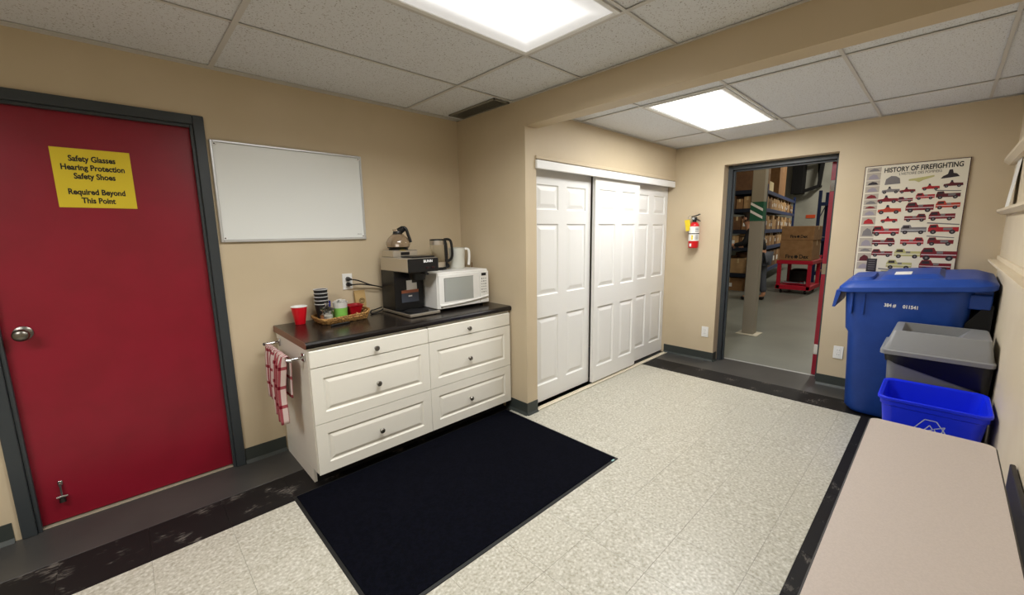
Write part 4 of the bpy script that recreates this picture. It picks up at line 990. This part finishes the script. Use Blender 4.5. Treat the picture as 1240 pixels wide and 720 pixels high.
MB(DGREEN).box(6.1885, 6.3215, -1.2765, -1.1235, 1.55, 1.80).build('tape_band', t)
m = MB(WINK)
for i in range(2):
    z = 1.575+i*.10
    m.add([(6.1878, -1.125, z+.09), (6.1878, -1.125, z+.125), (6.1878, -1.275, z+.035), (6.1878, -1.275, z)], [(0, 1, 2, 3)])
m.build('white_stripe', t)

LV = [.42, 1.035, 1.43, 1.91, 2.32]
def rack(name, label, loc, rotz, length, depth, mt, levels, top):
    t = thing(name, label, 'rack', loc, rotz, 'storage racks in the warehouse')
    Mx = xf(t)
    for x in (0, length):
        for y in (0, depth):
            MB(mt).box(x-.035, x+.035, y-.03, y+.03, 0, top, .004, T=Mx).build('upright', t)
        for k in range(5):
            MB(mt).cyl(Mx @ Vector((x, 0, .3+k*.45)), Mx @ Vector((x, depth, .75+k*.45 if k % 2 else .3+k*.45)), .012, n=8).build('brace', t)
    for z in levels:
        for y in (0, depth):
            MB(mt).box(0, length, y-.022, y+.022, z-.09, z, .004, T=Mx).build('beam', t)
        MB(mat('rack_deck', (110, 96, 74), .7)).box(.01, length-.01, .024, depth-.024, z-.02, z-.002, T=Mx).build('deck', t)
    return t
# rack A faces the doorway: its length runs along +y -> local x = +y, local y = +x
RA = rack('storage_rack', 'dark storage rack behind the steel column, facing the doorway', (10.5, 2.32, 0), -PI/2, 2.2, .9, RACKD, LV, 2.36)
ang = math.atan2(.66, 5.75)
LVB = [.40, 1.0, 1.43, 1.95, 2.39]
RBm = rack('storage_rack', 'blue storage rack right of the steel column, receding along the aisle', (11.62, .167, 0), ang, 5.75, .9, RACKB, LVB, 2.52)
rack('storage_rack', 'blue storage rack mostly hidden behind the red door edge', (13.3, -.62, 0), -PI/2, 2.4, .9, RACKB, [.3, 1.2, 2.1], 2.40)
shelfname = ['lowest', 'second lowest', 'middle', 'upper', 'top']
ordn = ['first', 'second', 'third', 'fourth', 'fifth', 'sixth', 'seventh', 'eighth', 'ninth', 'tenth', 'eleventh', 'twelfth', 'thirteenth', 'fourteenth', 'fifteenth', 'sixteenth', 'seventeenth', 'eighteenth', 'nineteenth', 'twentieth', 'twenty-first', 'twenty-second', 'twenty-third', 'twenty-fourth']
tapem = mat('packing_tape', (206, 180, 134), .4)
def carton(M, x0, x1, y0, y1, z, h, mt, label, group, cat='box', white=False):
    loc = M @ Vector(((x0+x1)/2, (y0+y1)/2, z)); rz = M.to_euler().z
    t = thing('cardboard_box', label, cat, tuple(loc), rz, group)
    MB(mt).box(x0, x1, y0, y1, z, z+h, .004, T=M).build('carton', t)
    MB(tapem).box((x0+x1)/2-.02, (x0+x1)/2+.02, y0-.0015, y1+.0015, z+h*.7, z+h+.0012, T=M).build('tape', t)
    if white: MB(PAPER).box(x0+(x1-x0)*.2, x0+(x1-x0)*.6, (y0 if y0 < y1 else y1)-.002, y0-.001 if y0 < y1 else y1-.001, z+h*.3, z+h*.6, T=M).build('shipping_label', t)
cards = [CARD, CARD2, CARD3]
MA, MBx = xf(RA), xf(RBm)
# rack A: local y runs toward -depth (into the rack)
for k, (z, row) in enumerate([(.0, [(.06, .75, .30), (.8, 1.5, .3)]), (LV[0], [(.05, .42, .34), (.45, .9, .38), (.95, 1.5, .3)]), (LV[1], [(.06, .24, .22), (.26, .46, .26), (.48, .75, .2), (.8, 1.2, .25)]), (LV[2], [(.05, .22, .26), (.24, .4, .3), (.42, .7, .26), (.75, 1.2, .3)]),
                  (LV[3], [(.05, .2, .27), (.22, .36, .22), (.38, .62, .3), (.68, 1.2, .24)]), (LV[4], [(.05, .75, .62), (.8, 1.4, .5)])]):
    nm = 'floor below' if k == 0 else shelfname[k-1]+' shelf of'
    for i, (a, b, h) in enumerate(row):
        carton(MA, 2.2-b, 2.2-a, .03, .62, z+.001, h, cards[(i*2+k) % 3], 'brown carton %s from the right on the %s the dark rack' % (ordn[i], nm), 'cartons on the dark rack', white=(i+k) % 3 == 0)
for k, z in enumerate(LVB[:4]):
    x = .08; i = 0
    while i < 24:
        wd = random.uniform(.17, .32); h = random.uniform(.24, .38) if k else .45
        wd = wd if k else .6
        if x+wd > 5.68: break
        carton(MBx, x, x+wd, .03, .6, z+.001, h, cards[random.randrange(3) if random.random() < .6 else 1], '%s carton from the left on the %s shelf of the blue rack' % (ordn[i], shelfname[k]), 'cartons on the blue rack', white=random.random() < .6)
        x += wd+random.uniform(.01, .05); i += 1
z = LVB[4]
carton(MBx, .10, .42, .05, .55, z+.001, .42, CARD2, 'narrow carton at the left end on top of the blue rack', 'cartons on top of the blue rack', white=True)
carton(MBx, .46, .72, .05, .55, z+.001, .62, CARD, 'taller narrow carton second from left on top of the blue rack', 'cartons on top of the blue rack')
carton(MBx, .80, 1.7, .1, .6, z+.001, .30, mat('bright_area_cream', (224, 206, 160), .7), 'pale cream box standing in for the bright area on top of the blue rack', 'cartons on top of the blue rack')  # pale box standing in for a bright area between the boxes
carton(MBx, 2.3, 3.6, .05, .75, z+.001, 1.0, CARD, 'tall brown carton standing at the far end on top of the blue rack', 'cartons on top of the blue rack')
# black frame on the end wall
t = thing('wall_bracket_frame', 'large black steel frame with an open centre mounted high on the warehouse wall', 'bracket', (18.1, .6, 2.4))
MB(BLACKM).box(17.75, 18.2, .72, 1.06, 2.66, 3.9, .01).build('solid_panel', t)
m = MB(BLACKM)
q = [Vector((17.85, .76, 2.72)), Vector((17.85, .26, 2.88)), Vector((17.85, .20, 3.75)), Vector((17.85, .76, 3.68))]
for a, b in zip(q, q[1:]+q[:1]): m.tube([a, b], .075, 4)
m.tube([q[1], Vector((18.15, .36, 3.7))], .045, 4); m.tube([q[1], Vector((18.2, .26, 2.9))], .04, 4); m.tube([q[2], Vector((18.2, .2, 3.75))], .04, 4); m.build('open_frame', t)
m = MB(mat('orange_sign', (214, 84, 44), .5)).box(18.182, 18.2, .34, .62, 1.80, 1.92, .002)
tag(m.build('orange_sign', loc=(18.2, .5, 1.85)), 'small orange sign on the grey warehouse wall above the boxes', 'sign')
# red cart with two boxes
t = thing('service_cart', 'red steel shelf cart on casters carrying two big cartons', 'cart', (11.25, -.72, 0))
cx0, cx1, cy0, cy1 = 10.8, 11.75, -1.02, -.40
for x in (cx0, cx1-.05):
    for y in (cy0, cy1-.05): MB(CARTRED).box(x-.01, x+.06, y-.01, y+.06, .10, .70, .004).build('post', t)
MB(CARTRED).box(cx0-.02, cx1+.02, cy0-.03, cy1+.03, .66, .74, .006).build('top_shelf', t)
MB(CARTRED).box(cx0-.01, cx1+.01, cy0-.02, cy1+.02, .09, .18, .006).build('bottom_shelf', t)
MB(CARTRED).cyl((cx1+.12, cy0, .80), (cx1+.12, cy1, .80), .018, n=12).cyl((cx1+.01, cy0+.02, .72), (cx1+.12, cy0+.02, .80), .015, n=10).cyl((cx1+.01, cy1-.02, .72), (cx1+.12, cy1-.02, .80), .015, n=10).build('push_handle', t)
for x in (cx0+.08, cx1-.08):
    for y in (cy0+.08, cy1-.08):
        m = MB(BLACKM).cyl((x, y-.018, .045), (x, y+.018, .045), .045, n=18); m.use(ALU).box(x-.02, x+.02, y-.024, y+.024, .06, .092); m.build('caster', t)
def fire_box(z, h, label, dy, k):
    t = thing('cardboard_box', label, 'box', (11.2, -.7, z), 0, 'two printed cartons on the red cart')
    a0, a1 = cy0+.01+dy, cy1-.005+dy
    MB(CARD).box(10.80, 11.62, a0, a1, z, z+h, .008).build('carton', t)
    MB(tapem).box(11.19, 11.25, a0-.001, a1+.001, z+h*.75, z+h+.001).build('tape', t)
    m = MB(INK); Tb = ON_D(10.7985, (a0+a1)/2-.02, z+.085)
    m.text('Fire', .115*k, Tb @ Matrix.Translation((-.05*k, 0, 0)), 'RIGHT', sx=.85, bold=.003)
    m.text('Dex', .115*k, Tb @ Matrix.Translation((.055*k, 0, 0)), 'LEFT', sx=.85, bold=.003)
    m.add([(.043*k*math.cos(i*PI/8)*(1 if i % 2 else .7), .043*k*math.sin(i*PI/8)*(1 if i % 2 else .7), 0) for i in range(16)], [tuple(range(16))], False, Tb)
    m.build('printed_name', t, flat=True)
fire_box(.741, .44, 'lower brown carton with a printed name on the red cart', 0, 1.0)
fire_box(1.182, .31, 'upper brown carton with a printed name stacked on the red cart', -.01, .74)
m = MB(CHROME).lathe([(.03, 0), (.03, .30), (.05, .33), (.05, .40), (.02, .42), (.02, .5)], (0, 0, 0), 16, T=Matrix.Translation((10.95, -.50, .2325)) @ Matrix.Rotation(PI/2, 4, 'X'))
tag(m.build('steel_nozzle', loc=(10.95, -.7, .18)), 'shiny steel hose nozzle lying on the lower shelf of the red cart', 'nozzle')
m = MB(BLACKM).lathe([(.16, 0), (.2, .03), (.2, .3), (.12, .34), (.004, .34)], (0, 0, 0), 20, T=Matrix.Translation((11.35, -.72, .181)))
tag(m.build('black_drum', loc=(11.35, -.72, .181)), 'black drum on the lower shelf of the red cart', 'drum')

# ------------------------------------------------------------------ person behind the column
def skin_mesh(name, pts, edges, mt, parent, root, sub=2):
    me = bpy.data.meshes.new(name); me.from_pydata([p[:3] for p in pts], edges, []); me.materials.append(mt)
    o = bpy.data.objects.new(name, me); COL.objects.link(o)
    me.transform(xf(parent).inverted()); o.parent = parent
    sk = o.modifiers.new('skin', 'SKIN'); sk.use_smooth_shade = True
    for i, p in enumerate(pts):
        r = p[3]; sv = me.skin_vertices[0].data[i]; sv.radius = (r, p[4] if len(p) > 4 else r); sv.use_root = (i == root)
    ss = o.modifiers.new('sub', 'SUBSURF'); ss.levels = sub; ss.render_levels = sub
    return o
def person():
    X, Y = 9.35, -.34
    t = thing('person', 'person in a black jacket and grey jeans standing partly behind the column', 'person', (X, Y, 0))
    skin = mat('skin', (190, 140, 112), .5); jac = mat('black_jacket', (20, 20, 23), .8); jean = mat('grey_jeans', (74, 78, 88), .85); shoe = mat('black_shoes', (18, 18, 19), .5); hair = mat('dark_hair', (40, 30, 24), .7)
    # person faces left (+y), hips towards -y, leaning a little forward
    J = lambda dx, dy, z, *r: (X+dx, Y+dy, z, *r)
    body = [J(0, -.10, .96, .13), J(0, -.02, 1.15, .12), J(0, .09, 1.34, .125), J(0, .16, 1.48, .055), J(0, .195, 1.58, .075), J(0, .205, 1.66, .085), J(0, .20, 1.73, .06),
            J(-.18, .08, 1.38, .055), J(-.22, .16, 1.16, .042), J(-.18, .36, 1.12, .033), J(-.17, .44, 1.13, .03),
            J(.18, .08, 1.38, .055), J(.23, .13, 1.14, .042), J(.2, .32, 1.08, .033), J(.19, .40, 1.09, .03),
            J(-.09, -.09, .88, .085), J(-.10, -.02, .50, .06), J(-.10, .06, .10, .042), J(-.10, .16, .045, .035),
            J(.09, -.11, .88, .085), J(.10, -.12, .50, .06), J(.10, -.17, .10, .042), J(.10, -.07, .045, .035)]
    E_ = [(0, 1), (1, 2), (2, 3), (3, 4), (4, 5), (5, 6), (2, 7), (7, 8), (8, 9), (9, 10), (2, 11), (11, 12), (12, 13), (13, 14), (0, 15), (15, 16), (16, 17), (17, 18), (0, 19), (19, 20), (20, 21), (21, 22)]
    skin_mesh('body', body, E_, skin, t, 0)
    up = lambda i, k: (*body[i][:3], body[i][3]*k)
    jk = [up(0, 1.16), up(1, 1.22), up(2, 1.2), (X, Y+.145, 1.44, .075), up(7, 1.3), up(8, 1.35), up(9, 1.35), up(11, 1.3), up(12, 1.35), up(13, 1.35)]
    skin_mesh('jacket', jk, [(0, 1), (1, 2), (2, 3), (2, 4), (4, 5), (5, 6), (2, 7), (7, 8), (8, 9)], jac, t, 0)
    tr = [(X, Y-.11, .93, .155), up(15, 1.2), up(16, 1.3), (X-.10, Y+.05, .14, .065), up(19, 1.2), up(20, 1.3), (X+.10, Y-.16, .14, .065)]
    skin_mesh('jeans', tr, [(0, 1), (1, 2), (2, 3), (0, 4), (4, 5), (5, 6)], jean, t, 0)
    for a, b in ((17, 18), (21, 22)):
        s_ = [(body[a][0], body[a][1]-.02, .055, .05), (body[b][0], body[b][1]-.04, .045, .045), (body[b][0], body[b][1]+.04, .04, .036)]
        skin_mesh('shoe', s_, [(0, 1), (1, 2)], shoe, t, 0)
    skin_mesh('hair', [(X, Y+.175, 1.70, .088), (X, Y+.18, 1.755, .06), (X, Y+.155, 1.63, .06)], [(0, 1), (0, 2)], hair, t, 0)
    hx, hy, hz = X, Y+.285, 1.66      # face looks along +y
    for s_ in (-1, 1):
        MB(BLACKM).lathe([(.001, -.008), (.007, -.004), (.008, 0), (.007, .004), (.001, .008)], (hx+s_*.032, hy-.005, hz), 10).build('eye', t)
        MB(skin).lathe([(.004, -.03), (.014, -.015), (.016, .01), (.006, .03)], (hx+s_*.088, hy-.08, hz-.01), 10).build('ear', t)
    MB(skin).loft([[(hx-.008, hy, hz+.005), (hx+.008, hy, hz+.005), (hx, hy+.004, hz+.005)], [(hx-.016, hy, hz-.035), (hx+.016, hy, hz-.035), (hx, hy+.03, hz-.032)]]).build('nose', t)
    MB(mat('lips', (150, 84, 78), .5)).box(hx-.022, hx+.022, hy-.016, hy-.004, hz-.066, hz-.056, .003).build('mouth', t)
    for i in (10, 14):
        p = Vector(body[i][:3]); up_ = []
        for k in range(4):
            b = p+Vector(((k-1.5)*.017, .03, 0)); L_ = (.062, .07, .066, .05)[k]
            MB(skin).tube([b, b+Vector((0, L_*.5, -.006)), b+Vector((0, L_*.85, -.03)), b+Vector((0, L_*.8, -.05))], [.0085, .008, .0075, .006], 8).build('finger', t)
        b = p+Vector((-.03 if i == 10 else .03, 0, 0)); MB(skin).tube([b, b+Vector((-.015 if i == 10 else .015, .03, -.01)), b+Vector((0, .055, -.02))], [.011, .009, .007], 8).build('thumb', t)
person()
